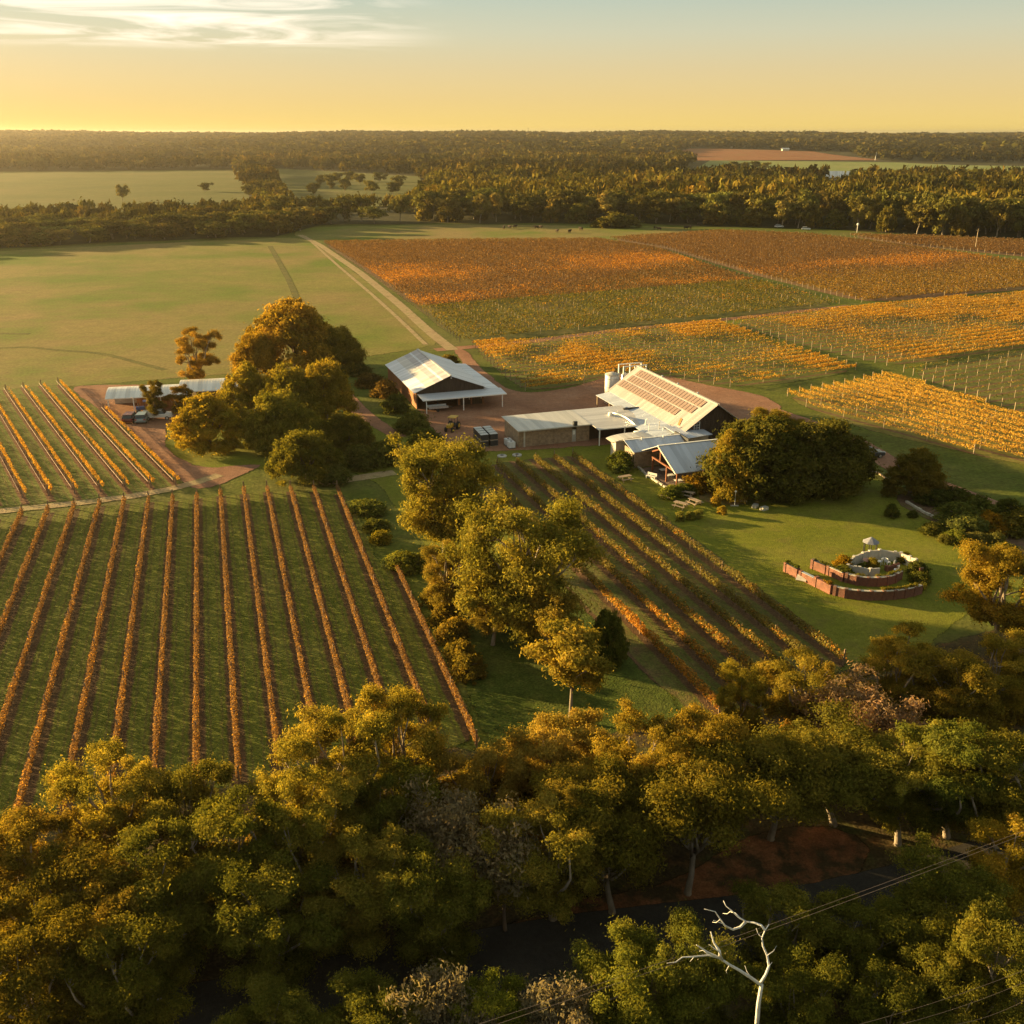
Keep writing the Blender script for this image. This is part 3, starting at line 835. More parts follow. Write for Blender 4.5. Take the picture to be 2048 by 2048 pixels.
# everything behind: one forest nobody could count
def merge_trees(name, pts, nleaf, size, hr, rr, seed, label):
    rg2 = np.random.default_rng(seed)
    protos = []
    for k in range(6):
        g2 = np.random.default_rng(seed * 10 + k)
        cen, rad = [], []
        for j in range(9):
            a = g2.random() * 6.28; q = 0.62 * g2.random() ** 0.6; z = 0.40 + 0.45 * g2.random()
            cen.append((q * math.cos(a), q * math.sin(a), z)); rad.append(0.30 + 0.16 * g2.random())
        V, Fq, C = clump_cloud(cen, rad, nleaf, size, g2, 0.55, PAL_GUM if k == 1 else PAL_DARK, up=0.5, shell=0.75, elong=1.4, droop=0.0, jit=0.4)
        protos.append((V, C))
    VV, CC = [], []
    for i, (X, Y) in enumerate(pts):
        V, C = protos[int(rg2.integers(6))]
        a = rg2.random() * 6.28; ca, sa = math.cos(a), math.sin(a)
        h = hr[0] + (hr[1] - hr[0]) * (0.5 * rg2.random() + 0.5 * float(vnoise(X, Y, 90, 23))); r_ = rr(Y) * (0.8 + 0.5 * rg2.random())
        W = np.empty_like(V)
        W[:, 0] = (V[:, 0] * ca - V[:, 1] * sa) * r_ + X; W[:, 1] = (V[:, 0] * sa + V[:, 1] * ca) * r_ + Y
        W[:, 2] = V[:, 2] * h + terr(X, Y)
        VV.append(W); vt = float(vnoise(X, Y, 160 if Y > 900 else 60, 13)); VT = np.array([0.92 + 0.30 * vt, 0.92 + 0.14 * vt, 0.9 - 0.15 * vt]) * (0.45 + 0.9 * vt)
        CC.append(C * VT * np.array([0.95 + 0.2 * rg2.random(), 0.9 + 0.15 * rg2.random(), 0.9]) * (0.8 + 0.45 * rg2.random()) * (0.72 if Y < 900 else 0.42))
    V = np.concatenate(VV); C = np.concatenate(CC)
    o = link(name, fastmesh(name, V, np.arange(len(V), dtype=np.int32).reshape(-1, 3), M_FOREST, C))
    o['kind'] = 'stuff'; tag(o, label, 'forest')
    return o
rest = spots[NIND:]
near = [p for p in rest if p[1] < 900]; mid = [p for p in rest if 900 <= p[1] < 1900]; farr = [p for p in rest if p[1] >= 1900]
NTREES = (len(near), len(mid), len(farr))
merge_trees('forest', [q for q in near if q[0] < -60], 110, 0.26, (6, 10), lambda Y: 4.8, 4, 'dark scrubby trees inside the belt behind the left paddock')
near = [q for q in near if q[0] >= -60]
merge_trees('forest', near, 120, 0.25, (9, 17), lambda Y: 6.2 + 0.001 * Y, 1, 'dense eucalypt forest behind the first trees, mid distance')
merge_trees('forest', mid, 80, 0.32, (9, 17), lambda Y: 6.4 + 0.003 * Y, 2, 'dark forest covering the plain beyond the pastures')
merge_trees('forest', farr, 34, 0.46, (10, 17), lambda Y: 5.0 + 0.0058 * Y, 3, 'hazy forest along the horizon')

# ------------------------------------------------------------------ vineyards
M_POST = noise_mat('weathered_post', [(0.24, 0.18, 0.11), (0.34, 0.26, 0.165), (0.42, 0.34, 0.23)], scale=3, stretch=(1, 1, 0.3))
M_DARKPOST = noise_mat('dark_post', [(0.20, 0.13, 0.08), (0.30, 0.21, 0.14)], scale=3, stretch=(1, 1, 0.3))
M_CANE = noise_mat('vine_cane', [(0.16, 0.09, 0.055), (0.26, 0.16, 0.10)], scale=2)
M_WIRE = plain('trellis_wire', (0.36, 0.24, 0.16), 0.6, 0.3)

def clip_rows(poly, az, spacing, off=0.0):
    """parallel lines with heading az across a polygon, as (perp, a, b) from front to back ordered by perp"""
    d = Vector((math.sin(az), math.cos(az))); n = Vector((math.cos(az), -math.sin(az)))
    P = [Vector(p) for p in poly]
    pp = [p.dot(n) for p in P]
    k0 = math.ceil((min(pp) - off) / spacing); k1 = math.floor((max(pp) - off) / spacing)
    out = []
    for k in range(k0, k1 + 1):
        c = k * spacing + off
        ts = []
        for i in range(len(P)):
            a, b = P[i], P[(i + 1) % len(P)]
            da, db = a.dot(n) - c, b.dot(n) - c
            if (da < 0) != (db < 0):
                q = a.lerp(b, da / (da - db)); ts.append(q.dot(d))
        ts.sort()
        for i in range(0, len(ts) - 1, 2):
            if ts[i + 1] - ts[i] > 6:
                out.append((c, n * c + d * ts[i], n * c + d * ts[i + 1]))
    return out

def box_mesh(w_, h_, mat):
    return MB().box(-w_ / 2, w_ / 2, -w_ / 2, w_ / 2, -0.2, h_).mesh('post', mat)
POST_ME = box_mesh(0.13, 1.75, M_POST)
POST_FAR = box_mesh(0.12, 1.55, M_POST)
POST_DARK = box_mesh(0.12, 1.7, M_DARKPOST)

def vine_row(a, b, label, group, dens, leaf, width, z0, z1, colf, rg, post=POST_ME, post_gap=8.0, patch=None, offs=0.0, canes=0.0, wires=None, trunks=False, post_h=1.75, pw=0.10, pmat=None):
    """one trellised row from a to b: foliage, end posts, line posts"""
    a = Vector(a); b = Vector(b); ln = (b - a).length; d = (b - a) / ln; nrm = Vector((d.y, -d.x))
    t = thing('vine_row', label, 'vine row', (a.x, a.y, 0), 0, group)
    n = int(ln * dens)
    s = rg.random(n) * ln
    wx, wy = a.x + d.x * s, a.y + d.y * s
    if patch is not None:
        keep = rg.random(n) < patch(wx, wy); s = s[keep]; wx, wy = wx[keep], wy[keep]; n = len(s)
    if n > 4:
        hump = 0.75 + 0.35 * vnoise(wx, wy, 1.7, 3) + 0.25 * (vnoise(wx, wy, 0.7, 9) - 0.5)
        ang = rg.random(n) * 2 * math.pi; q = rg.random(n) ** 0.5
        u = q * np.cos(ang) * width * 0.5 * hump + offs
        z = z0 + (z1 - z0) * (0.5 + 0.5 * q * np.sin(ang)) * hump
        P = np.stack([d.x * s + nrm.x * u, d.y * s + nrm.y * u, z], 1)
        Nn = np.stack([nrm.x * np.cos(ang), nrm.y * np.cos(ang), np.sin(ang) + 0.2], 1) + rg.normal(size=(n, 3)) * 0.6
        V, Fq = quads_from(P, Nn, leaf * (0.6 + 0.8 * rg.random(n)), rg, 1.35)
        C = colf(wx, wy, rg) * (0.7 + 0.6 * rg.random((n, 1)))
        link('foliage', fastmesh('foliage', V, Fq, M_VINE, np.repeat(C, 3, 0)), t)
    for q in (0.0, ln):
        p = link('end_post', post, t); p.location = (d.x * q, d.y * q, 0)
    k = int(ln / post_gap)
    if k > 1:
        mb = MB()
        rz = math.atan2(d.y, d.x)
        for i in range(1, k):
            q = ln * i / k
            mb.box(-pw / 2, pw / 2, -pw / 2, pw / 2, -0.2, post_h * (0.95 + 0.1 * rg.random()), rz, (d.x * q, d.y * q))
        o = link('line_posts', mb.mesh('line_posts', pmat or M_POST), t); o['kind'] = 'stuff'
    if canes or trunks:
        mb = MB()
        q = 0.4
        while q < ln:
            if trunks:
                mb.tube([(d.x * q, d.y * q, 0), (d.x * q + rg.normal() * .06, d.y * q + rg.normal() * .06, 0.5), (d.x * q, d.y * q, 0.95)], [0.05, 0.04, 0.05], 4, False)
            for _ in range(int(canes)):
                qq = q + rg.normal() * 0.5; off_ = rg.normal() * width * 0.25
                x0, y0 = d.x * qq, d.y * qq
                mb.tube([(x0, y0, 0.9), (x0 + nrm.x * off_ + d.x * rg.normal() * .2, y0 + nrm.y * off_ + d.y * rg.normal() * .2, z1 * (0.75 + 0.3 * rg.random()))], [0.022, 0.010], 3, False)
            q += 1.6
        o = link('vine_stems', mb.mesh('vine_stems', M_CANE), t); o['kind'] = 'stuff'
    for (wo, wz, wr) in (wires or []):
        mb = MB()
        mb.tube([(nrm.x * wo, nrm.y * wo, wz), (d.x * ln * .5 + nrm.x * wo, d.y * ln * .5 + nrm.y * wo, wz - 0.03), (d.x * ln + nrm.x * wo, d.y * ln + nrm.y * wo, wz)], wr, 4)
        mb.build('wire', M_WIRE, t)
    return t

def lerp3(cols, t):
    cols = np.asarray(cols); t = np.clip(t, 0, 0.9999) * (len(cols) - 1); i = t.astype(int); f = (t - i)[:, None]
    return cols[i] * (1 - f) + cols[np.minimum(i + 1, len(cols) - 1)] * f

# --- striped field, lower left
AZ_A = R(-16.6)
dA = Vector((math.sin(AZ_A), math.cos(AZ_A))); nA = Vector((math.cos(AZ_A), -math.sin(AZ_A)))
offA = Vector(G(395, 1003)).dot(nA) % 3.0
polyA = px((-330, 1075), (0, 1040), (200, 1013), (395, 1000), (500, 985), (700, 985), (757, 1142), (805, 1142), (970, 1495), (640, 1520), (560, 1540), (400, 1600), (250, 1580), (30, 1680), (-300, 1800))
M_FIELD_A = ground_mat('striped_field_grass', [(0.088, 0.102, 0.014), (0.122, 0.132, 0.019), (0.165, 0.158, 0.032)], 0.14, second=(0.6, (0.19, 0.18, 0.03), 0.56, 0.78), stripe=(AZ_A, 3.0, offA, (0.10, 0.06, 0.03), 1.25), fine=(7.0, 0.35))
sheet('striped_field', polyA, M_FIELD_A, 3, 3, 1.2)
rg = np.random.default_rng(5)
def colA(x, y, g):
    gold = np.clip((100 - y) / 50, 0, 1) * 0.34 + 0.10 * vnoise(x, y, 9, 4)
    t = np.clip(g.random(len(x)) * 0.6 + 0.25 * vnoise(x, y, 2.5, 8), 0, 1)
    c = lerp3([(0.15, 0.088, 0.045), (0.23, 0.14, 0.065), (0.33, 0.21, 0.095)], t)
    m_ = (g.random(len(x)) < gold)[:, None]
    return np.where(m_, lerp3([(0.40, 0.20, 0.045), (0.50, 0.29, 0.06)], g.random(len(x))), c)
rowsA = clip_rows(polyA, AZ_A, 3.0, offA)
rowsA = [r_ for r_ in rowsA if (r_[2] - r_[1]).length > 12]
nA_ = len(rowsA)
for i, (c, a, b) in enumerate(rowsA):
    vine_row(a, b, 'long rusty vine row in the striped green field, %s from the right-hand end' % ordinal(nA_ - i), 'vine rows of the striped field', 200, 0.105, 0.54, 0.4, 1.3, colA, rg, canes=3, trunks=True, post=POST_DARK, pmat=M_DARKPOST, post_gap=7.5, post_h=1.55)

# --- golden block beside the sheds, left
AZ_B = R(-32.9)
nB = Vector((math.cos(AZ_B), -math.sin(AZ_B)))
offB = Vector(G(348, 968)).dot(nB) % 3.05
polyB = px((-330, 830), (0, 788), (118, 772), (236, 842), (362, 972), (250, 980), (0, 1000), (-330, 1030))
M_FIELD_B = ground_mat('golden_block_grass', [(0.10, 0.12, 0.022), (0.14, 0.15, 0.03), (0.17, 0.155, 0.045)], 0.14, stripe=(AZ_B, 3.05, offB, (0.17, 0.085, 0.045), 0.8), fine=(5.0, 0.3))
sheet('golden_block', px((-380, 830), (0, 782), (118, 766), (250, 842), (375, 968), (368, 985), (250, 992), (0, 1012), (-380, 1040)), M_FIELD_B, 2, 3, 1.4)
def colB(x, y, g):
    t = np.clip(g.random(len(x)) * 0.7 + 0.4 * vnoise(x, y, 3, 2), 0, 1)
    return lerp3([(0.34, 0.18, 0.04), (0.52, 0.30, 0.05), (0.62, 0.40, 0.08)], t)
rowsB = clip_rows(polyB, AZ_B, 3.05, offB)
def patB(x, y): return np.clip(1.5 * (vnoise(x, y, 7, 12) * .5 + vnoise(x, y, 1.6, 19) * .5) - .02, 0.12, 1) * np.clip((x + 110) / 50, 0.25, 1)
for i, (c, a, b) in enumerate(rowsB):
    vine_row(a, b, 'golden vine row beside the long white shed, %s from the gravel track' % ordinal(len(rowsB) - i), 'vine rows of the golden block', 95, 0.14, 0.5, 0.7, 1.35, colB, rg, patch=patB, offs=0.42, canes=1, trunks=True, wires=[(-0.34, 1.1, 0.026), (-0.30, 0.95, 0.02)], post_gap=6, post=POST_DARK, pmat=M_DARKPOST, post_h=1.25, pw=.08)

# --- vineyard between the gums and the lawn
AZ_C = R(-19.2)
nC = Vector((math.cos(AZ_C), -math.sin(AZ_C)))
offC = Vector(G(1160, 930)).dot(nC) % 2.95
polyC = px((935, 945), (1010, 935), (1152, 918), (1400, 1105), (1690, 1330), (1440, 1430), (1365, 1420), (1185, 1205), (1120, 1130))
M_FIELD_C = ground_mat('middle_vineyard_ground', [(0.085, 0.10, 0.02), (0.12, 0.12, 0.028), (0.14, 0.12, 0.04)], 0.2, second=(0.5, (0.15, 0.095, 0.045), 0.5, 0.7), stripe=(AZ_C, 2.95, offC, (0.13, 0.075, 0.038), 0.9), fine=(6.0, 0.35))
sheet('middle_vineyard_ground', px((915, 945), (1010, 925), (1160, 910), (1410, 1095), (1710, 1325), (1560, 1420), (1400, 1440), (1230, 1290), (1140, 1180)), M_FIELD_C, 3, 2, 1.2)
CL = Vector(G(1300, 1330)).dot(nC)
def colC(x, y, g):
    side = np.clip((1.0 - (x * nC.x + y * nC.y - CL) / 13.0), 0, 1)     # the rows next to the gums turned gold first
    gold = np.clip((98 - y) / 14, 0, 1) * side * (0.55 + 0.45 * vnoise(x, y, 6, 5)) + 0.25 * np.clip((vnoise(x, y, 2.5, 14) - .6) * 4, 0, 1)
    c = lerp3([(0.14, 0.10, 0.03), (0.20, 0.155, 0.04), (0.21, 0.19, 0.045)], g.random(len(x)))
    m_ = (g.random(len(x)) < gold)[:, None]
    return np.where(m_, lerp3([(0.38, 0.17, 0.03), (0.55, 0.29, 0.05)], g.random(len(x))), c)
def patC(x, y): return np.clip(0.40 + 0.5 * vnoise(x, y, 3.5, 15) + np.clip((96 - y) / 20, 0, 0.6), 0, 1)
rowsC = clip_rows(polyC, AZ_C, 2.95, offC)
for i, (c, a, b) in enumerate(rowsC):
    vine_row(a, b, 'sparse autumn vine row between gum trees and lawn, %s from the lawn' % ordinal(len(rowsC) - i), 'vine rows beside the lawn', 170, 0.15, 0.9, 0.5, 1.5, colC, rg, patch=patC, canes=3, trunks=True, post_gap=7, post=POST_DARK, pmat=M_DARKPOST, post_h=1.4, pw=.08)

# --- far blocks
AZ_D = R(63)
nD = Vector((math.cos(AZ_D), -math.sin(AZ_D)))
def zone_far(x, y):
    """how a vine looks there: 0 green, 1 brown, 2 orange, 3 yellow (weights)"""
    return None
def mk_col(cols):
    def f(x, y, g):
        t = np.clip(g.random(len(x)) * 0.55 + 0.55 * vnoise(x, y, 6, 21) - 0.05, 0, 1)
        return lerp3(cols, t)
    return f
GREENV = [(0.10, 0.11, 0.03), (0.15, 0.14, 0.035), (0.34, 0.22, 0.05)]
BROWNV = [(0.14, 0.088, 0.048), (0.18, 0.112, 0.058), (0.23, 0.145, 0.062)]
ORANGV = [(0.32, 0.16, 0.045), (0.44, 0.22, 0.05), (0.53, 0.29, 0.06)]
YELLOV = [(0.34, 0.21, 0.045), (0.52, 0.32, 0.055), (0.60, 0.40, 0.08)]
def colN(x, y, g):
    """big block behind the yard: green in front, a burning orange band, brown at the back"""
    q = -(x * nD.x + y * nD.y)                        # depth across the rows
    n = len(x)
    g0 = lerp3(GREENV, g.random(n) ** 2 * 0.8 + 0.2 * vnoise(x, y, 5, 1)); b0 = lerp3(BROWNV, g.random(n)); o0 = lerp3(ORANGV, g.random(n))
    wob = 16 * (vnoise(x, y, 40, 2) - 0.5) + 10 * (vnoise(x, y, 12, 7) - 0.5)
    pat = np.clip((vnoise(x, y, 26, 5) * 0.6 + vnoise(x, y, 9, 6) * 0.4 - 0.33) * 3, 0, 1)
    w_or = np.exp(-((q + wob - ORB) / 17) ** 2) * (0.15 + 0.75 * pat) + 0.75 * np.exp(-((q + wob * .6 - NBD - 9) / 9) ** 2) * pat
    c = np.where((q > NBD)[:, None], b0, g0)
    w_or = np.where(q > NBD, w_or, 0.16 * np.clip((vnoise(x, y, 11, 17) - 0.62) * 5, 0, 1))
    return np.where((g.random(n) < w_or)[:, None], o0, c)
def depth(p): return -(Vector(p).dot(nD))
ORB = depth(G(1050, 538))
NBD = depth(G(1100, 598))

offD = 0.0
polyN = px((645, 486), (900, 482), (1195, 480), (1310, 498), (1480, 555), (1690, 612), (1440, 634), (1150, 666), (925, 688), (826, 610), (740, 545))
polyM = px((945, 692), (1200, 668), (1437, 646), (1560, 690), (1718, 742), (1600, 762), (1485, 778), (1420, 768), (1330, 752), (1240, 748), (1150, 772), (1055, 785), (1000, 745))
polyO = px((1215, 478), (1440, 463), (1620, 470), (1800, 492), (2200, 548), (2200, 566), (1730, 606), (1500, 548), (1330, 497))
polyR = px((1452, 646), (1720, 614), (2200, 576), (2200, 680), (2048, 696), (1790, 735), (1640, 700))
polyS = px((1800, 742), (2060, 700), (2300, 668), (2300, 880), (2060, 832), (1900, 778))
polyT = px((1690, 471), (1850, 474), (2220, 490), (2220, 530), (1960, 505), (1800, 489))
AZ_Y = R(-33)
polyY = px((1562, 795), (1690, 772), (1774, 752), (1900, 790), (2160, 872), (2160, 958), (2048, 930), (1739, 862))
G_N = ground_mat('back_vineyard_ground', [(0.10, 0.10, 0.028), (0.13, 0.115, 0.032), (0.16, 0.11, 0.045)], 0.05, fine=(1.2, 0.2), bump=0)
G_NB = ground_mat('brown_vineyard_ground', [(0.16, 0.095, 0.05), (0.19, 0.11, 0.055), (0.17, 0.13, 0.05)], 0.04, fine=(1.0, 0.2), bump=0)
G_M = ground_mat('front_vineyard_ground', [(0.10, 0.115, 0.024), (0.13, 0.135, 0.03), (0.16, 0.13, 0.045)], 0.06, stripe=(AZ_D, 3.0, 0.0, (0.15, 0.085, 0.045), 0.7), fine=(2.0, 0.25), bump=0)
G_Y = ground_mat('yellow_vineyard_ground', [(0.13, 0.12, 0.025), (0.17, 0.15, 0.035), (0.20, 0.15, 0.05)], 0.06, stripe=(AZ_Y, 3.0, 0.0, (0.15, 0.09, 0.045), 0.8), fine=(2.0, 0.25), bump=0)
sheet('back_vineyard_ground', polyN, G_N, 2, 8, 2)
sheet('brown_vineyard_ground', px((650, 487), (900, 483), (1200, 481), (1330, 505), (1380, 522), (1100, 572), (840, 615), (740, 545)), G_NB, 3, 8, 8)
sheet('front_vineyard_ground', polyM, G_M, 2, 4, 1.5)
sheet('right_vineyard_ground', polyO, G_NB, 2, 8, 2)
sheet('yellow_rows_ground', polyR, G_M, 2, 6, 2)
sheet('green_rows_ground', polyS, G_M, 2, 6, 2)
sheet('corner_vineyard_ground', polyT, G_NB, 2, 8, 2)
sheet('slope_vineyard_ground', polyY, G_Y, 2, 4, 1.5)

def patM(x, y):
    v = vnoise(x, y, 7, 31) * 0.6 + vnoise(x, y, 17, 30) * 0.4
    left = np.clip((-2 + 0.16 * (y - 175) - x) / 8 + 0.2, 0, 0.6)
    return np.clip((v - 0.42) * 2.4 + left + 0.18, 0.14, 1)
def colM(x, y, g):
    v = patM(x, y); n = len(x)
    c0 = lerp3(GREENV, g.random(n)); c1 = lerp3(YELLOV, g.random(n))
    return np.where((g.random(n) < v * 1.1)[:, None], c1, c0)
def colO(x, y, g):
    n = len(x); q = -(x * nD.x + y * nD.y) + 16 * (vnoise(x, y, 30, 6) - 0.5)
    o_ = np.exp(-((q - depth(G(1700, 532))) / 9) ** 2) * (0.3 + 0.7 * vnoise(x, y, 25, 9))
    b0 = lerp3(BROWNV, g.random(n)); g0 = lerp3([(0.15, 0.12, 0.035), (0.26, 0.18, 0.05), (0.34, 0.2, 0.05)], g.random(n))
    nearp = np.clip((depth(G(1800, 530)) - q) / 30, 0, 1)
    c = np.where((g.random(n) < nearp)[:, None], g0, b0)
    return np.where((g.random(n) < o_)[:, None], lerp3(ORANGV, g.random(n)), c)
def patR(x, y):
    v = vnoise(x, y, 9, 41) * 0.55 + vnoise(x, y, 24, 42) * 0.45
    return np.clip((v - 0.40) * 2.4 + np.clip((x - 75) / 45, 0, 0.45), 0.16, 1)
def colR(x, y, g):
    v = patR(x, y); n = len(x)
    return np.where((g.random(n) < v)[:, None], lerp3(YELLOV, g.random(n)), lerp3([(0.20, 0.11, 0.04), (0.28, 0.16, 0.05), (0.2, 0.17, 0.04)], g.random(n)))
def patS(x, y): return 0.10 + 0 * x
def patY(x, y): return np.clip(vnoise(x, y, 6, 51) * 0.9 + vnoise(x, y, 20, 52) * 0.7 - 0.48 + np.clip((x - 60) / 30, 0, 0.35), 0.12, 1)
def colY(x, y, g): return lerp3(YELLOV, np.clip(g.random(len(x)) * 0.6 + 0.6 * patY(x, y) - 0.1, 0, 1))
def patN(x, y): return np.clip(0.35 + 0.5 * vnoise(x, y, 8, 61) + np.where(depth_arr(x, y) > NBD, 0.45, -0.05), 0.2, 1)
def depth_arr(x, y): return -(x * nD.x + y * nD.y)
rg = np.random.default_rng(11)
blocks = [
    (polyN, AZ_D, 'vine row in the big block behind the yard, %s back from the track', 'vine rows of the big back block', 24, 0.27, 0.55, 0.6, 1.5, colN, patN, 10),
    (polyM, AZ_D, 'patchy yellow vine row behind the two barns, %s back from the barns', 'vine rows behind the barns', 70, 0.19, 0.6, 0.65, 1.45, colM, patM, 7),
    (polyO, AZ_D, 'brown vine row in the far right block, %s back from the cross track', 'vine rows of the far right block', 20, 0.29, 0.55, 0.6, 1.5, colO, None, 9),
    (polyR, AZ_D, 'golden vine row right of the green strip, %s back from the bare green rows', 'golden vine rows right of the green strip', 60, 0.19, 0.55, 0.65, 1.45, colR, patR, 7),
    (polyS, AZ_D, 'bare green vine row with pale posts at right edge, %s from front', 'bare green vine rows at the right edge', 50, 0.2, 0.5, 0.7, 1.2, mk_col(GREENV), patS, 6),
    (polyT, AZ_D, 'brown vine row in the far right corner before the forest, %s from the front', 'vine rows of the far corner', 16, 0.35, 0.6, 0.6, 1.5, mk_col(BROWNV), None, 12),
    (polyY, AZ_Y, 'bright yellow vine row above the drive at right, %s from the drive', 'yellow vine rows above the drive', 95, 0.155, 0.7, 0.6, 1.5, colY, patY, 7),
]
NROWS = []
for poly, az, lab, grp, dens, leaf, wd, z0, z1, cf, pf, gap in blocks:
    rows = clip_rows(poly, az, 3.0, 0.0)
    if az == AZ_D: rows = rows[::-1]                 # nearest first: perp falls with distance
    elif az == AZ_Y: rows = sorted(rows, key=lambda q: q[0])
    # keep parts of the same line in one numbering
    NROWS.append(len(rows))
    for i, (c, a, b) in enumerate(rows):
        vine_row(a, b, lab % ordinal(i + 1), grp, dens, leaf, wd, z0, z1, cf, rg, post=POST_FAR, patch=pf, post_gap=gap, post_h=1.45, pw=0.055 if dens > 30 else 0.08)

# ------------------------------------------------------------------ building materials
def roof_mat(name, c, rough=0.42, axis=1, pitch=0.8, var=0.17, stain=0.4, stainc=None, spec=0.5):
    """painted metal sheets: each sheet a slightly different age, seams, streaks down the slope"""
    m, n, l, p = newmat(name)
    t = n.new('ShaderNodeTexCoord'); s = n.new('ShaderNodeSeparateXYZ'); l.new(t.outputs['Object'], s.inputs[0])
    d = n.new('ShaderNodeMath'); d.operation = 'DIVIDE'; d.inputs[1].default_value = pitch
    l.new(s.outputs[axis], d.inputs[0])
    fl = n.new('ShaderNodeMath'); fl.operation = 'FLOOR'; l.new(d.outputs[0], fl.inputs[0])
    wn = n.new('ShaderNodeTexWhiteNoise'); wn.noise_dimensions = '1D'; l.new(fl.outputs[0], wn.inputs['W'])
    mr = n.new('ShaderNodeMapRange'); mr.inputs[3].default_value = 1 - var; mr.inputs[4].default_value = 1 + var * 0.6
    l.new(wn.outputs['Value'], mr.inputs[0])
    nz_ = n.new('ShaderNodeTexNoise'); nz_.inputs['Scale'].default_value = 0.9; nz_.inputs['Detail'].default_value = 7
    mp = n.new('ShaderNodeMapping'); sc_ = [0.25, 0.25, 0.25]; sc_[axis] = 1.6; mp.inputs['Scale'].default_value = sc_
    l.new(t.outputs['Object'], mp.inputs[0]); l.new(mp.outputs[0], nz_.inputs[0])
    m2 = n.new('ShaderNodeMapRange'); m2.inputs[1].default_value = 0.45; m2.inputs[2].default_value = 0.75; m2.inputs[4].default_value = stain
    l.new(nz_.outputs[0], m2.inputs[0])
    mx = n.new('ShaderNodeMix'); mx.data_type = 'RGBA'; mx.inputs[6].default_value = (*c, 1)
    mx.inputs[7].default_value = (*(stainc or tuple(x * 0.6 for x in c)), 1)
    l.new(m2.outputs[0], mx.inputs[0])
    vm = n.new('ShaderNodeVectorMath'); vm.operation = 'SCALE'; l.new(mx.outputs[2], vm.inputs[0]); l.new(mr.outputs[0], vm.inputs['Scale'])
    l.new(vm.outputs[0], p.inputs['Base Color'])
    p.inputs['Roughness'].default_value = rough; p.inputs['Specular IOR Level'].default_value = spec
    wv = n.new('ShaderNodeTexWave'); wv.bands_direction = 'XYZ'[axis]; wv.inputs['Scale'].default_value = 0.65; wv.inputs['Distortion'].default_value = 0
    l.new(t.outputs['Object'], wv.inputs[0])
    bp = n.new('ShaderNodeBump'); bp.inputs['Strength'].default_value = 0.35; bp.inputs['Distance'].default_value = 0.03
    l.new(wv.outputs['Fac'], bp.inputs['Height']); l.new(bp.outputs[0], p.inputs['Normal'])
    return m

M_ROOF_W = roof_mat('white_roof_sheet', (0.66, 0.67, 0.72))
M_ROOF_G = roof_mat('aged_clear_roof_sheet', (0.40, 0.37, 0.40), var=0.25, stain=0.5, stainc=(0.55, 0.49, 0.42))
M_ROOF_B = roof_mat('blue_grey_roof_sheet', (0.50, 0.53, 0.60), axis=0)
M_ROOF_BY = roof_mat('blue_grey_lean_to_sheet', (0.46, 0.50, 0.57), axis=1)
M_ROOF_C = roof_mat('cream_roof_sheet', (0.58, 0.54, 0.48), axis=0)
M_ROOF_T = roof_mat('warm_grey_roof_sheet', (0.56, 0.53, 0.50), axis=1)
M_ROOF_P = roof_mat('weathered_pinkish_roof_sheet', (0.37, 0.325, 0.305), axis=1)
M_TIMBER = noise_mat('dark_stained_timber', [(0.035, 0.024, 0.018), (0.06, 0.042, 0.032), (0.09, 0.065, 0.05)], scale=1.2, stretch=(6, 6, 0.4), bump=0.4)
M_RUSTWALL = noise_mat('rust_red_wall', [(0.20, 0.085, 0.04), (0.28, 0.12, 0.055), (0.33, 0.17, 0.08)], scale=1.0, stretch=(5, 5, 0.4), bump=0.3)
M_BRICK = None
def brick_mat(name, c1, c2, mortar, scale=1.0):
    m, n, l, p = newmat(name)
    t = n.new('ShaderNodeTexCoord')
    b = n.new('ShaderNodeTexBrick'); b.inputs['Scale'].default_value = scale
    b.inputs['Color1'].default_value = (*c1, 1); b.inputs['Color2'].default_value = (*c2, 1); b.inputs['Mortar'].default_value = (*mortar, 1)
    b.inputs['Brick Width'].default_value = 0.24; b.inputs['Row Height'].default_value = 0.085; b.inputs['Mortar Size'].default_value = 0.012
    mp = n.new('ShaderNodeMapping'); mp.inputs['Rotation'].default_value = (R(90), 0, 0)
    l.new(t.outputs['Object'], mp.inputs[0]); l.new(mp.outputs[0], b.inputs[0])
    nz_ = n.new('ShaderNodeTexNoise'); nz_.inputs['Scale'].default_value = 1.7; nz_.inputs['Detail'].default_value = 6
    l.new(t.outputs['Object'], nz_.inputs[0])
    mr = n.new('ShaderNodeMapRange'); mr.inputs[1].default_value = 0.3; mr.inputs[2].default_value = 0.7; mr.inputs[3].default_value = 0.7; mr.inputs[4].default_value = 1.25
    l.new(nz_.outputs[0], mr.inputs[0])
    vm = n.new('ShaderNodeVectorMath'); vm.operation = 'SCALE'; l.new(b.outputs['Color'], vm.inputs[0]); l.new(mr.outputs[0], vm.inputs['Scale'])
    l.new(vm.outputs[0], p.inputs['Base Color']); p.inputs['Roughness'].default_value = 0.9
    bp = n.new('ShaderNodeBump'); bp.inputs['Strength'].default_value = 0.4; bp.inputs['Distance'].default_value = 0.02
    l.new(b.outputs['Fac'], bp.inputs['Height']); bp.invert = True; l.new(bp.outputs[0], p.inputs['Normal'])
    return m
M_BRICK = brick_mat('tan_brick', (0.27, 0.16, 0.085), (0.36, 0.23, 0.12), (0.30, 0.25, 0.19))
M_REDBRICK = brick_mat('red_brick', (0.17, 0.05, 0.028), (0.23, 0.072, 0.038), (0.18, 0.12, 0.09))
M_WHITE = plain('white_paint', (0.74, 0.72, 0.68), 0.5)
M_CREAM = plain('cream_render', (0.52, 0.47, 0.40), 0.85, var=0.18, scale=1.5)
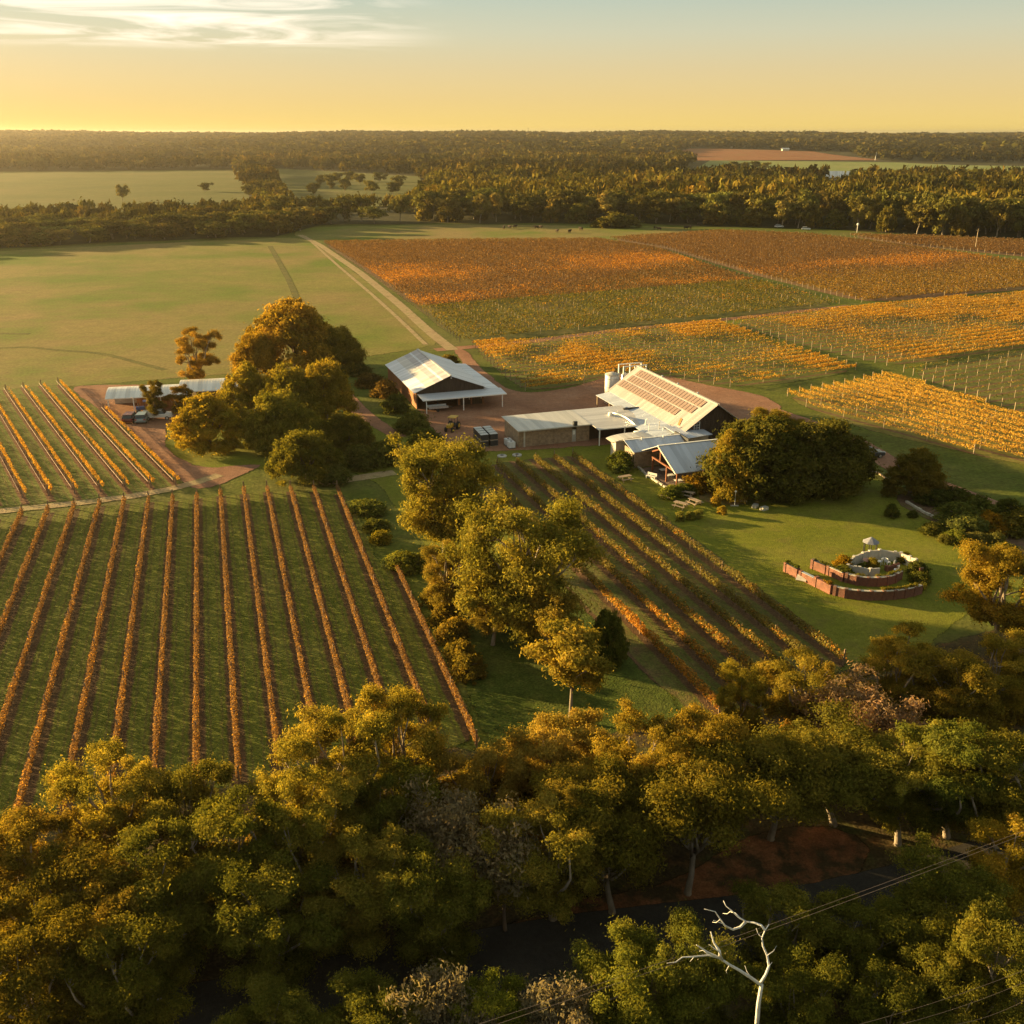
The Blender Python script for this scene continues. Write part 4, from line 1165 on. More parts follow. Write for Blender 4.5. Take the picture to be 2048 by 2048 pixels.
M_STEEL = plain('bright_steel', (0.62, 0.62, 0.62), 0.3, 0.5, 0.6)
M_DARK = plain('dark_metal', (0.04, 0.04, 0.042), 0.5)
M_RUBBER = plain('black_rubber', (0.02, 0.02, 0.02), 0.8)
M_GLASS = plain('window_glass', (0.03, 0.035, 0.04), 0.08, 0.6)
M_PANEL = noise_mat('solar_cell', [(0.20, 0.135, 0.10), (0.26, 0.175, 0.13)], scale=0.6, rough=0.42, spec=1.0)  # tan base colour stands in for the sunset reflected by the panels
M_REDWOOD = noise_mat('red_painted_timber', [(0.15, 0.055, 0.028), (0.21, 0.075, 0.036)], scale=1.5, rough=0.6)
M_WOOD = noise_mat('weathered_wood', [(0.24, 0.17, 0.11), (0.34, 0.25, 0.17), (0.42, 0.33, 0.24)], scale=2.0, stretch=(1, 6, 6), bump=0.3)
M_CONC = noise_mat('concrete', [(0.34, 0.31, 0.27), (0.44, 0.41, 0.36), (0.50, 0.47, 0.42)], scale=1.2, bump=0.2)
M_RUST = plain('rusty_flashing', (0.30, 0.16, 0.06), 0.7)
M_YELLOW = plain('yellow_machine_paint', (0.55, 0.33, 0.03), 0.4)
M_CARWHITE = plain('white_car_paint', (0.70, 0.70, 0.68), 0.25, 0.6, var=0.04)
M_CARRED = plain('dark_red_car_paint', (0.12, 0.03, 0.02), 0.25, 0.6, var=0.05)
M_CARDARK = plain('dark_grey_car_paint', (0.05, 0.055, 0.06), 0.22, 0.6, var=0.05)
M_CARTEAL = plain('blue_grey_car_paint', (0.20, 0.26, 0.28), 0.25, 0.6, var=0.05)
M_BLUE = plain('blue_machine_paint', (0.05, 0.08, 0.22), 0.4)
M_TAIL = plain('tail_light', (0.30, 0.02, 0.015), 0.3)
M_LAMP = plain('headlight_glass', (0.6, 0.6, 0.56), 0.1, 0.6)
M_SLATE = plain('slate_roof', (0.20, 0.20, 0.23), 0.6)
M_PVC = plain('white_plastic', (0.72, 0.72, 0.72), 0.35)
M_STONE = noise_mat('limestone', [(0.42, 0.37, 0.29), (0.55, 0.50, 0.41)], scale=1.5, bump=0.4)

PHI = R(19.03)
def sloped(parent, name, mat, pts, t=0.07): return MB().slab(pts, t).build(name, mat, parent)
def boards(parent, name, mat, prof_fn, x0, x1, n, y, th=0.05, zb=0.0):
    """vertical boards standing side by side across a wall in the plane y; height from prof_fn(x)"""
    wdt = (x1 - x0) / n
    for i in range(n):
        a = x0 + i * wdt; b = a + wdt * 0.94
        dy = 0.012 * (i % 2)
        vs = [(a, y - dy, zb), (b, y - dy, zb), (b, y - dy, prof_fn(b)), (a, y - dy, prof_fn(a))]
        vs += [(p[0], y + th - dy, p[2]) for p in vs]
        MB().add(vs, [(0, 1, 2, 3), (7, 6, 5, 4), (0, 4, 5, 1), (1, 5, 6, 2), (2, 6, 7, 3), (3, 7, 4, 0)]).build(name, mat, parent)

# ------------------------------------------------------------------ white barn with veranda
b = thing('barn', 'white-roofed barn with dark timber gable and open front veranda', 'barn', (-16.6, 166.6, 0), PHI)
W_, LN, EZ, RZ = 12.3, 23.3, 3.15, 5.5
hw = W_ / 2
def gz(x): return EZ + (RZ - EZ) * (1 - abs(x - hw) / hw)
MB().box(0.0, 0.14, 0.15, LN, 0, EZ - 0.05).build('side_wall', M_RUSTWALL, b)
MB().box(W_ - 0.14, W_, 0.15, LN, 0, EZ - 0.05).build('side_wall', M_TIMBER, b)
MB().prism_y([(0.14, 0), (W_ - 0.14, 0), (W_ - 0.14, EZ - .1), (hw, RZ - .12), (0.14, EZ - .1)], LN - 0.15, LN).build('rear_wall', M_TIMBER, b)
boards(b, 'gable_board', M_TIMBER, lambda x: gz(x) - 0.06, 0.05, W_ - 0.05, 26, 0.0, zb=2.62)
MB().prism_y([(7.4, 0), (W_ - 0.1, 0), (W_ - 0.1, 2.6), (7.4, 2.6)], 0.06, 0.16).build('front_wall', M_RUSTWALL, b)
for i, x in enumerate((7.9, 10.1)):
    d_ = MB().box(x, x + 1.9, 0.0, 0.05, 0.02, 2.35).build('sliding_door', M_TIMBER, b)
    MB().box(x + 1.6, x + 1.7, -0.06, 0.0, 1.0, 1.3).build('handle', M_STEEL, d_)
for x in (0.08, 3.7, 7.3): MB().box(x, x + 0.18, 0.0, 0.18, 0, 2.6).build('front_post', M_TIMBER, b)
s_ = (RZ - EZ) / hw
ov = 0.45
def roofpt(x, y, dz=0.0): return (x, y, gz(min(max(x, 0), W_)) + (s_ * x if x < 0 else (-(x - W_) * s_ if x > W_ else 0)) + dz)
# left slope in long strips: pale sheets at the eave, aged translucent ones above
strips = [(-ov, 1.75, M_ROOF_W), (1.75, 3.35, M_ROOF_T), (3.35, 4.4, M_ROOF_G), (4.4, 4.75, M_ROOF_W), (4.75, hw - 0.02, M_ROOF_G)]
for k, (xa, xb, mm) in enumerate(strips):
    dz = 0.02 * k
    sloped(b, 'roof_sheet', mm, [roofpt(xa, -0.35, dz), roofpt(xb, -0.35, dz), roofpt(xb, LN + 0.2, dz), roofpt(xa, LN + 0.2, dz)], 0.05)
sloped(b, 'roof_sheet', M_ROOF_W, [roofpt(hw + 0.02, -0.35, .02), roofpt(W_ + 0.5, -0.35, .02), roofpt(W_ + 0.5, LN + 0.2, .02), roofpt(hw + .02, LN + .2, .02)], 0.05)
MB().box(hw - 0.2, hw + 0.2, -0.4, LN + 0.25, RZ + 0.06, RZ + 0.15).build('ridge_cap', M_ROOF_T, b)
MB().lathe([(0.14, RZ - 0.45), (0.16, RZ - 0.4), (0.1, RZ - 0.3)], 10, (hw + 0.15, -0.12)).build('flood_lamp', M_WHITE, b)
# lean-to along the right and veranda across the front
sloped(b, 'lean_to_roof', M_ROOF_W, [(W_ - .02, -0.1, 2.80), (15.2, -0.1, 2.52), (15.2, LN - 2, 2.52), (W_ - .02, LN - 2, 2.80)], 0.06)
vr = sloped(b, 'veranda_roof', M_ROOF_W, [(0.2, -3.6, 2.42), (15.35, -3.6, 2.42), (15.35, -0.02, 2.66), (0.2, -0.02, 2.66)], 0.06)
MB().box(0.2, 15.35, -3.68, -3.6, 2.28, 2.44).build('gutter', M_WHITE, vr)
for x in (0.9, 7.5, 14.6): MB().box(x - .075, x + .075, -3.5, -3.35, 0, 2.36).build('veranda_post', M_WHITE, b)
for y in (6.0, 13.0, 20.0): MB().box(14.95, 15.08, y, y + .13, 0, 2.48).build('lean_to_post', M_WHITE, b)
def local(bx, x, y, z=0.0):
    ca, sa = math.cos(bx.rotation_euler.z), math.sin(bx.rotation_euler.z)
    return (bx.location.x + x * ca - y * sa, bx.location.y + x * sa + y * ca, z)
BARN = b

# ------------------------------------------------------------------ brick store
b = thing('brick_store', 'long low tan brick building with flat cream metal roof', 'building', (1.1, 144.2, 0), PHI)
for k, (xa, xb) in enumerate(((0, 2.95), (2.95, 5.75), (5.75, 8.6), (9.55, 11.5))):
    MB().box(xa + 0.06, xb - 0.06, 0.0, 0.22, 0, 2.72).build('brick_panel', M_BRICK, b)
for x in (0.0, 2.95, 5.75, 8.6, 9.5, 11.5): MB().box(x - 0.10, x + 0.10, -0.06, 0.20, 0, 2.75).build('brick_pier', M_BRICK, b)
MB().box(0.0, 0.2, 0.2, 7.0, 0, 2.8).build('end_wall', M_BRICK, b)
MB().box(11.4, 20.0, 0.6, 0.8, 0, 2.6).build('recessed_wall', M_TIMBER, b)
MB().box(0.2, 20.0, 6.8, 7.0, 0, 2.9).build('rear_wall', M_BRICK, b)
MB().box(19.8, 20.0, 0.8, 6.8, 0, 2.8).build('end_wall', M_BRICK, b)
d_ = MB().box(8.72, 9.38, 0.05, 0.12, 0, 2.05).build('door', M_CONC, b)
MB().box(8.85, 9.25, 0.03, 0.05, 1.2, 1.85).build('door_window', M_WHITE, d_)
MB().box(9.25, 9.30, 0.0, 0.05, 0.95, 1.05).build('handle', M_STEEL, d_)
sloped(b, 'roof_sheet', M_ROOF_C, [(-0.45, -0.7, 2.86), (11.6, -0.7, 2.86), (11.6, 7.2, 3.12), (-0.45, 7.2, 3.12)], 0.09)
sloped(b, 'roof_sheet', M_ROOF_T, [(11.6, -3.3, 2.74), (20.4, -3.3, 2.74), (20.4, 7.2, 3.1), (11.6, 7.2, 3.1)], 0.09)
MB().box(-0.45, 11.6, -0.80, -0.70, 2.70, 2.87).build('gutter', M_CREAM, b)
MB().box(11.6, 20.4, -3.40, -3.30, 2.58, 2.75).build('gutter', M_WHITE, b)
for x in (12.0, 16.2, 20.0): MB().box(x - .07, x + .07, -3.15, -3.01, 0, 2.64).build('porch_post', M_WHITE, b)
MB().box(8.6, 9.2, -0.95, -0.45, 2.9, 3.55).build('vent_box', M_DARK, b)
MB().lathe([(0.42, 2.95), (0.45, 3.35), (0.25, 3.5)], 14, (16.4, 2.6)).build('roof_exhaust', M_WHITE, b)
duct = MB().tube([local_ for local_ in [(16.4, 2.6, 3.35), (17.2, 1.4, 3.4), (17.8, 0.0, 3.2), (18.0, -1.8, 2.95), (18.3, -3.6, 2.5), (18.5, -3.9, 1.2)]], 0.19, 10).build('duct', M_STEEL, b, True)
MB().box(0.7, 0.95, -0.1, -0.02, 0, 2.7).build('downpipe', M_CREAM, b)
STORE = b

# ------------------------------------------------------------------ solar barn
b = thing('solar_barn', 'steep-roofed barn with three rows of solar panels on its left slope', 'barn', (26.0, 142.1, 0), PHI)
W_, LN, EZ, RZ = 10.1, 26.8, 3.5, 7.0
hw = W_ / 2; s_ = (RZ - EZ) / hw
def gz2(x): return EZ + (RZ - EZ) * (1 - abs(x - hw) / hw)
MB().box(0.1, 0.25, 0.2, LN - .2, 0, EZ).build('side_wall', M_TIMBER, b)
MB().box(W_ - .25, W_ - .1, 0.2, LN - .2, 0, EZ).build('side_wall', M_TIMBER, b)
MB().prism_y([(0.25, 0), (W_ - .25, 0), (W_ - .25, EZ), (hw, RZ - .15), (.25, EZ)], LN - .4, LN - .2).build('rear_wall', M_TIMBER, b)
boards(b, 'gable_board', M_TIMBER, lambda x: gz2(x) - 0.08, 0.12, W_ - .12, 24, 0.2)
wn_ = MB().box(1.5, 2.5, 0.12, 0.18, 3.0, 4.5).build('window', M_WHITE, b)
for kx in range(2):
    for kz in range(3):
        MB().box(1.60 + kx * 0.42, 1.96 + kx * 0.42, 0.10, 0.13, 3.1 + kz * 0.45, 3.48 + kz * 0.45).build('pane', M_GLASS, wn_)
def rp(x, y, dz=0): return (x, y, (gz2(x) if x >= 0 else EZ + s_ * x) + dz)
sloped(b, 'roof_sheet', M_ROOF_P, [rp(-0.5, -0.5, .02), rp(hw, -0.5, .02), rp(hw, LN + .3, .02), rp(-0.5, LN + .3, .02)], 0.07)
sloped(b, 'roof_sheet', M_ROOF_T, [(hw + .02, -0.5, RZ + .02), (W_ + .5, -0.5, EZ - s_ * .5 + .02), (W_ + .5, LN + .3, EZ - s_ * .5 + .02), (hw + .02, LN + .3, RZ + .02)], 0.07)
MB().box(hw - .22, hw + .22, -0.55, LN + .35, RZ + .03, RZ + .12).build('ridge_cap', M_CREAM, b)
for k, y in enumerate((6.0, 12.5, 18.0)): MB().lathe([(0.16, RZ + .1), (0.2, RZ + .3), (0.05, RZ + .42)], 9, (hw + .1, y)).build('ridge_vent', M_STEEL, b)
# panels: each one its own part
sl_len = math.hypot(hw, RZ - EZ); ca, sa = hw / sl_len, (RZ - EZ) / sl_len
pm = MB()
th = math.atan2(RZ - EZ, hw)
pm.add([(0, 0, 0), (1.32, 0, 0), (1.32, 0.84, 0), (0, 0.84, 0), (0, 0, .04), (1.32, 0, .04), (1.32, .84, .04), (0, .84, .04)], [(3, 2, 1, 0), (4, 5, 6, 7), (0, 1, 5, 4), (1, 2, 6, 5), (2, 3, 7, 6), (3, 0, 4, 7)])
PME = pm.mesh('solar_panel', M_PANEL)
for row, (s0, y0, cnt) in enumerate(((1.15, 5.4, 21), (2.75, 2.6, 23), (4.35, 2.2, 23))):
    for i in range(cnt):
        o = link('solar_panel', PME, b)
        o.location = (s0 * ca - 0.10 * sa, y0 + i * 1.0, EZ + s0 * sa + 0.10 * ca)
        o.rotation_euler = (0, -th, 0)
    for q in (0.25, 1.05):
        MB().box(0, 0.05, y0 - .1, y0 + cnt * 1.0 + .1, 0, 0.05).build('panel_rail', M_STEEL, b).location = ((s0 + q) * ca - 0.06 * sa, 0, EZ + (s0 + q) * sa + 0.05 * ca)
# lean-to roofs along the left
sloped(b, 'lean_to_roof', M_ROOF_BY, [(-3.1, 15.2, 2.72), (-0.35, 15.2, 3.12), (-0.35, LN - .5, 3.12), (-3.1, LN - .5, 2.72)], 0.06)
sloped(b, 'lean_to_roof', M_ROOF_BY, [(-5.2, 0.2, 2.62), (-0.35, 0.2, 3.18), (-0.35, 14.9, 3.18), (-5.2, 14.9, 2.62)], 0.06)
MB().box(-3.2, -0.4, 14.9, 15.2, 2.74, 3.24).build('box_gutter', M_DARK, b)
for y in (16.0, 21.0, LN - .8): MB().box(-2.95, -2.8, y, y + .15, 0, 2.68).build('lean_to_post', M_WOOD, b)
MB().box(-2.9, -0.3, 17.0, 17.2, 0, 2.6).build('lean_to_wall', M_BRICK, b)
vg = sloped(b, 'valley_flashing', M_RUST, [rp(0.0, 1.9, .10), rp(1.0, 2.9, .10), rp(1.0, 3.5, .10), rp(0.0, 2.5, .10)], 0.03)
MB().tube([(-2.6, 3.4, 2.9), (-2.6, 3.4, 4.1)], 0.09, 8).build('flue', M_STEEL, b)
MB().tube([(-3.4, 6.4, 2.8), (-3.4, 6.4, 3.6), (-3.2, 6.2, 3.75)], 0.11, 8).build('flue', M_WHITE, b)
MB().lathe([(0.25, 2.85), (0.3, 3.1), (0.1, 3.25)], 10, (-2.0, 3.0)).build('roof_vent', M_WHITE, b)
SOLAR = b
# tank and steel frame behind it
x, y, _ = local(SOLAR, 1.6, LN + 3.2)
t = thing('water_tank', 'tall white cylindrical tank behind the solar barn', 'tank', (x, y, 0))
MB().lathe([(1.25, 0), (1.25, 5.2), (1.2, 5.25)], 24).build('tank_shell', M_WHITE, t, True)
MB().lathe([(1.3, 5.15), (1.3, 5.28), (0.3, 5.6)], 24).build('lid', M_CONC, t)
for z in (1.5, 3.0, 4.5): MB().lathe([(1.27, z), (1.27, z + .08)], 24).build('hoop', M_STEEL, t)
x, y, _ = local(SOLAR, 5.6, LN + 3.4)
t = thing('steel_gantry', 'white steel frame standing behind the solar barn ridge', 'gantry', (x, y, 0), PHI)
for dx in (-2.2, 0, 2.2):
    for dy in (-1, 1): MB().box(dx - .09, dx + .09, dy - .09, dy + .09, 0, 6.6).build('upright', M_WHITE, t)
for z in (3.6, 5.2, 6.5): MB().box(-2.3, 2.3, -1.1, -0.92, z, z + .16).build('beam', M_WHITE, t)
for z in (6.5,): MB().box(-2.3, 2.3, .92, 1.1, z, z + .16).build('beam', M_WHITE, t)
for k in range(3): MB().lathe([(0.62, 0.4), (0.62, 4.9), (0.1, 5.3)], 14, (-1.5 + 1.5 * k, 0)).build('steel_vat', M_STEEL, t, True)

# ------------------------------------------------------------------ restaurant
b = thing('restaurant', 'low restaurant with pale gabled roofs and open timber dining veranda', 'building', (16.2, 136.3, 0), PHI)
# small front gable: ridge along x
sloped(b, 'roof_sheet', M_ROOF_B, [(0.0, 0.0, 3.55), (9.0, 0.0, 3.55), (9.0, -2.5, 2.45), (0.35, -2.5, 2.45)], 0.07)
sloped(b, 'roof_sheet', M_ROOF_C, [(-1.4, 1.2, 3.05), (0.0, 0.02, 3.56), (9.0, 0.02, 3.56), (9.0, 1.6, 2.95)], 0.07)
MB().box(-0.05, 9.0, -0.12, 0.14, 3.55, 3.63).build('ridge_cap', M_WHITE, b)
for x in (2.6, 6.1): MB().lathe([(0.12, 3.4), (0.12, 3.8), (0.04, 3.9)], 8, (x, -0.4)).build('roof_vent', M_WHITE, b)
# large veranda gable
gx0, gx1, ry = 1.6, 11.0, -7.4
def lg(pts): return pts
sloped(b, 'roof_sheet', M_ROOF_B, [(gx0, ry - .05, 4.75), (gx1, ry - .05, 4.75), (gx1, ry - 5.3, 2.42), (gx0 + .1, ry - 5.3, 2.42)], 0.08)
sloped(b, 'roof_sheet', M_ROOF_B, [(gx0, ry, 4.76), (gx0, ry + 5.1, 2.56), (gx1, ry + 5.1, 2.56), (gx1, ry, 4.76)], 0.08)
MB().box(gx0 - .05, gx1, ry - .18, ry + .12, 4.74, 4.83).build('ridge_cap', M_WHITE, b)
MB().slab([(gx0 - .06, ry - .05, 4.8), (gx0 + .02, ry - .05, 4.8), (gx0 + .09, ry - 5.35, 2.46), (gx0 + .01, ry - 5.35, 2.46)], 0.22).build('barge_board', M_CREAM, b)
MB().tube([(gx0 + .5, ry - .1, 4.2), (gx0 + .5, ry - 4.9, 2.3)], 0.14, 4).build('rafter', M_REDWOOD, b)
MB().tube([(gx0 + .5, ry + .1, 4.2), (gx0 + .5, ry + 2.4, 3.2)], 0.14, 4).build('rafter', M_REDWOOD, b)
MB().box(gx0 + .4, gx0 + .6, ry - 5.0, ry + 2.4, 2.25, 2.45).build('tie_beam', M_REDWOOD, b)
MB().box(gx0 + .42, gx0 + .58, ry - .1, ry + .1, 2.45, 4.3).build('king_post', M_REDWOOD, b)
for x, y in ((gx0 + .5, ry - 5.0), (gx0 + .5, ry - 2.0), (gx0 + .5, ry + 2.2), (gx0 + 4.5, ry - 5.0), (gx0 + 9, ry - 5.0)):
    MB().box(x - .1, x + .1, y - .1, y + .1, 0, 2.4).build('veranda_post', M_REDWOOD, b)
MB().box(0.6, 0.75, -2.3, 0.9, 0, 2.5).build('end_wall', M_BRICK, b)
MB().box(0.75, 4.5, -2.3, -2.15, 0, 2.4).build('front_wall', M_BRICK, b)
for x in (0.5, 4.4): MB().box(x, x + .18, -2.5, -2.32, 0, 2.45).build('wall_post', M_WOOD, b)
MB().box(gx0 + 3.2, gx1 - .2, ry + 4.5, ry + 4.7, 0, 2.5).build('rear_wall', M_REDBRICK, b)
MB().box(gx1 - .4, gx1 - .2, ry - 4.6, ry + 4.5, 0, 2.4).build('end_wall', M_REDBRICK, b)
MB().box(gx0 - .2, gx1 - .5, ry - 5.4, ry + 4.4, 0.04, 0.16).build('brick_floor', M_REDBRICK, b)
# roofs linking it to the barns
sloped(b, 'link_roof', M_ROOF_B, [(9.05, -1.4, 3.30), (14.6, 0.1, 3.05), (14.2, 5.2, 3.35), (9.05, 5.0, 3.40)], 0.07)
MB().box(9.0, 9.25, -2.6, 1.7, 3.2, 3.62).build('roof_step', M_DARK, b)
MB().box(9.3, 14.0, 0.3, 4.8, 0, 2.95).build('link_wall', M_CREAM, b)
# curved canopy behind the small gable
prof = [(0.2 + 3.7 * math.sin(t_), 2.7 + 0.7 * math.cos(t_)) for t_ in np.linspace(-1.25, 1.25, 11)]
mb = MB()
for (xa, za), (xb, zb) in zip(prof[:-1], prof[1:]):
    mb.slab([(xa + 2.2, 1.3, za), (xb + 2.2, 1.3, zb), (xb + 2.2, 3.9, zb), (xa + 2.2, 3.9, za)], 0.06)
mb.build('vault_roof', M_ROOF_C, b)
MB().box(-0.4, 5.2, 1.9, 3.6, 0, 2.7).build('cool_room', M_CREAM, b)
REST = b
x, y, _ = local(REST, 5.6, 6.2)
t = thing('gas_tank', 'white horizontal gas cylinder in the service gap beside the cream roofs', 'tank', (x, y, 0), PHI)
MB().tube([(-1.0, 0, 2.3), (-.9, 0, 2.3), (.9, 0, 2.3), (1.0, 0, 2.3)], [0.25, .5, .5, .25], 14).build('cylinder', M_PVC, t, True)
for x_ in (-.6, .6): MB().box(x_ - .08, x_ + .08, -.4, .4, 0, 1.95).build('cradle', M_CONC, t)
MB().tube([(1.3, -.4, 0), (1.35, -.3, 2.4), (1.5, 0, 3.7)], 0.07, 6).build('pipe', M_WHITE, t)

# ------------------------------------------------------------------ sheds on the left
def barrel_shed(name, label, loc, rz, wdt, dep, eave, rise, mats, posts):
    t = thing(name, label, 'shed', loc, rz)
    nseg = 8
    pr = [(dep * i / nseg, eave + rise * math.sin(math.pi * min(1, 0.10 + 0.80 * i / nseg)) - rise * math.sin(math.pi * 0.10)) for i in range(nseg + 1)]
    for i, ((ya, za), (yb, zb)) in enumerate(zip(pr[:-1], pr[1:])):
        MB().slab([(0, ya, za), (wdt, ya, za), (wdt, yb, zb), (0, yb, zb)], 0.05).build('roof_sheet', mats, t)
    MB().box(0.1, wdt - .1, dep - .3, dep - .15, 0, eave - .1).build('rear_wall', M_CREAM, t)
    MB().prism_x([(0.3, 0), (dep - .3, 0)] + [(y_, z_ - .07) for y_, z_ in pr[::-1][1:-1]], wdt - .2, wdt - .08).build('end_wall', M_CREAM, t)
    MB().box(0, wdt, -.06, 0.0, eave - .12, eave + .02).build('gutter', M_WHITE, t)
    for x_ in posts: MB().box(x_ - .08, x_ + .08, .1, .26, 0, eave - .06).build('post', M_WHITE, t)
    MB().box(wdt * .35, wdt - .2, 2.0, 2.15, 0, eave - .1).build('inner_wall', M_RUSTWALL, t)
    return t
M_ROOF_S = roof_mat('bright_shed_sheet', (0.86, 0.80, 0.70), axis=0, rough=0.38)
M_ROOF_S.node_tree.nodes['Principled BSDF'].inputs['Metallic'].default_value = 0.45
LS = barrel_shed('machinery_shed', 'long open machinery shed with curved white roof beside golden vines', (-69.4, 163.4, 0), R(11), 13.5, 7.2, 2.7, 1.5, M_ROOF_S, (0.4, 4.5, 9.0, 13.0))
LS2 = barrel_shed('store_shed', 'curved white roof shed half hidden behind the bright bushy tree', (-58.0, 167.0, 0), R(11), 7.6, 7.6, 3.0, 1.6, M_ROOF_S, (0.5, 4, 7.1))
t = thing('small_shed', 'small white lean-to shed at the right end of the curved roofs', 'shed', (-49.6, 172.6, 0), R(11))
MB().box(0, 4, 0, 3.6, 0, 2.5).build('wall', M_CREAM, t)
sloped(t, 'roof', M_ROOF_S, [(-.2, -.3, 2.55), (4.2, -.3, 2.55), (4.2, 3.9, 3.0), (-.2, 3.9, 3.0)], .06)
MB().box(1.4, 2.4, -.05, 0.0, 0, 2.0).build('door', M_DARK, t)

# ------------------------------------------------------------------ far buildings
X, Y = GT(1672, 376)
t = thing('farmhouse', 'distant white-roofed farm building among the trees on the right', 'building', (X, Y, 0), R(-8)); t.scale = (1.0, 1.0, 1.75)
MB().box(-10, 10, -6, 6, 0, 5).build('wall', M_CREAM, t)
sloped(t, 'roof', M_ROOF_S, [(-11, -7, 5.0), (11, -7, 5.0), (11, 0, 8), (-11, 0, 8)], .2)
sloped(t, 'roof', M_ROOF_S, [(-11, 0, 8), (11, 0, 8), (11, 7, 5), (-11, 7, 5)], .2)
for k in range(5): MB().box(-9 + 3.8 * k, -7 + 3.8 * k, -6.1, -6.0, 1.5, 4).build('window', M_GLASS, t)
for i, (a, c, sx, lab) in enumerate(((1465, 296, 5, 'tiny white far house left of the red field tree clump'), (1570, 303, 7, 'tiny pale far shed above the red field'), (930, 297, 12, 'tiny white far farmhouse in the forest near the horizon'))):
    X, Y = GT(a, c)
    z = terr(X, Y)
    t = thing('far_house', lab, 'house', (X, Y, z), 0.1)
    MB().box(-sx, sx, -4, 4, 0, 4).build('wall', M_CREAM, t)
    sloped(t, 'roof', M_ROOF_S, [(-sx - 1, -5, 4), (sx + 1, -5, 4), (sx + 1, 0, 6.5), (-sx - 1, 0, 6.5)], .3)
    sloped(t, 'roof', M_ROOF_S, [(-sx - 1, 0, 6.5), (sx + 1, 0, 6.5), (sx + 1, 5, 4), (-sx - 1, 5, 4)], .3)
X, Y = 55, 3600
t = thing('radio_mast', 'thin radio mast on the skyline near the middle', 'mast', (X, Y, terr(X, Y)))
MB().tube([(0, 0, 0), (0, 0, 30)], [1.0, 0.5], 4).build('mast_pole', M_DARK, t)
for z in (12, 20, 27): MB().box(-2, 2, -.3, .3, z, z + .6).build('crossarm', M_DARK, t)

# ------------------------------------------------------------------ vehicles
def car(label, loc, rz, paint, kind='wagon', name='parked_car', cat='car'):
    t = thing(name, label, cat, loc, rz)
    Lc, Wc = (4.4, 1.76) if kind != 'ute' else (5.0, 1.8)
    if kind == 'wagon':
        prof = [(-2.15, .32), (2.1, .32), (2.2, .62), (2.1, .86), (1.15, .98), (-2.1, .98), (-2.2, .6)]
        cab = [(1.0, .98), (.35, 1.5), (-1.75, 1.52), (-2.08, .98)]
    else:
        prof = [(-2.45, .45), (2.35, .45), (2.5, .75), (2.35, 1.0), (1.3, 1.08), (-2.45, 1.08)]
        cab = [(1.2, 1.08), (.65, 1.68), (-.35, 1.70), (-.5, 1.08)]
    body = MB().prism_y([(x, z) for x, z in prof], -Wc / 2, Wc / 2).build('body', paint, t)
    bv = body.modifiers.new('bevel', 'BEVEL'); bv.width = 0.07; bv.segments = 2
    n = len(cab)
    vs = [(x, -Wc / 2 + (.08 if z < 1.2 else .2), z) for x, z in cab] + [(x, Wc / 2 - (.08 if z < 1.2 else .2), z) for x, z in cab]
    MB().add(vs, [(0, 1, 2, 3), (7, 6, 5, 4), (0, 4, 5, 1), (1, 5, 6, 2), (2, 6, 7, 3)]).build('cabin', M_GLASS, t)
    xr0, xr1, zr = cab[1][0], cab[2][0], cab[1][1]
    MB().box(xr1 - .05, xr0 + .05, -Wc / 2 + .17, Wc / 2 - .17, zr - .03, zr + .05).build('roof', paint, t)
    if kind == 'ute':
        MB().box(-2.5, -.6, -Wc / 2, Wc / 2, .95, 1.05).build('tray', M_STEEL, t)
        for yy in (-Wc / 2, Wc / 2 - .05): MB().box(-2.5, -.6, yy, yy + .05, 1.05, 1.4).build('tray_side', paint, t)
        MB().box(-2.5, -2.45, -Wc / 2 + .05, Wc / 2 - .05, 1.05, 1.4).build('tailgate', paint, t)
    for x_ in (Lc * .30, -Lc * .31):
        for sgn in (-1, 1):
            wh = MB().tube([(x_, sgn * (Wc / 2 - .2), .33), (x_, sgn * (Wc / 2 + .02), .33)], .33, 16).build('wheel', M_RUBBER, t)
            MB().tube([(x_, sgn * (Wc / 2 + .02), .33), (x_, sgn * (Wc / 2 + .035), .33)], .2, 10).build('rim', M_STEEL, wh)
    for sgn in (-1, 1):
        MB().box(prof[2][0] - .06, prof[2][0] + .03, sgn * .6 - .2, sgn * .6 + .2, .68, .84).build('headlight', M_LAMP, t)
        MB().box(prof[-1][0] - .03, prof[-1][0] + .08, sgn * .68 - .14, sgn * .68 + .14, .72, .92).build('tail_light', M_TAIL, t)
    return t
a = G(262, 842); car('dark red wagon parked left of the pale car near the curved shed', (a[0], a[1], 0), R(95), M_CARRED)
a = G(287, 842); car('blue-grey wagon parked between the dark red wagon and white ute', (a[0], a[1], 0), R(97), M_CARTEAL)
a = G(318, 838); car('white ute parked across the yard beside the bushy tree', (a[0], a[1], 0), R(8), M_CARWHITE, 'ute', 'utility_truck', 'ute')
a = G(1738, 915); car('dark car parked under the big fig tree by the drive', (a[0], a[1], 0), R(20), M_CARDARK)
a = G(1558, 455); car('white far car at the forest edge behind the vineyards, left of two', (a[0], a[1], 0), R(10), M_CARWHITE)
a = G(1612, 460); car('white far car at the forest edge behind the vineyards, right of two', (a[0], a[1], 0), R(-20), M_CARWHITE)

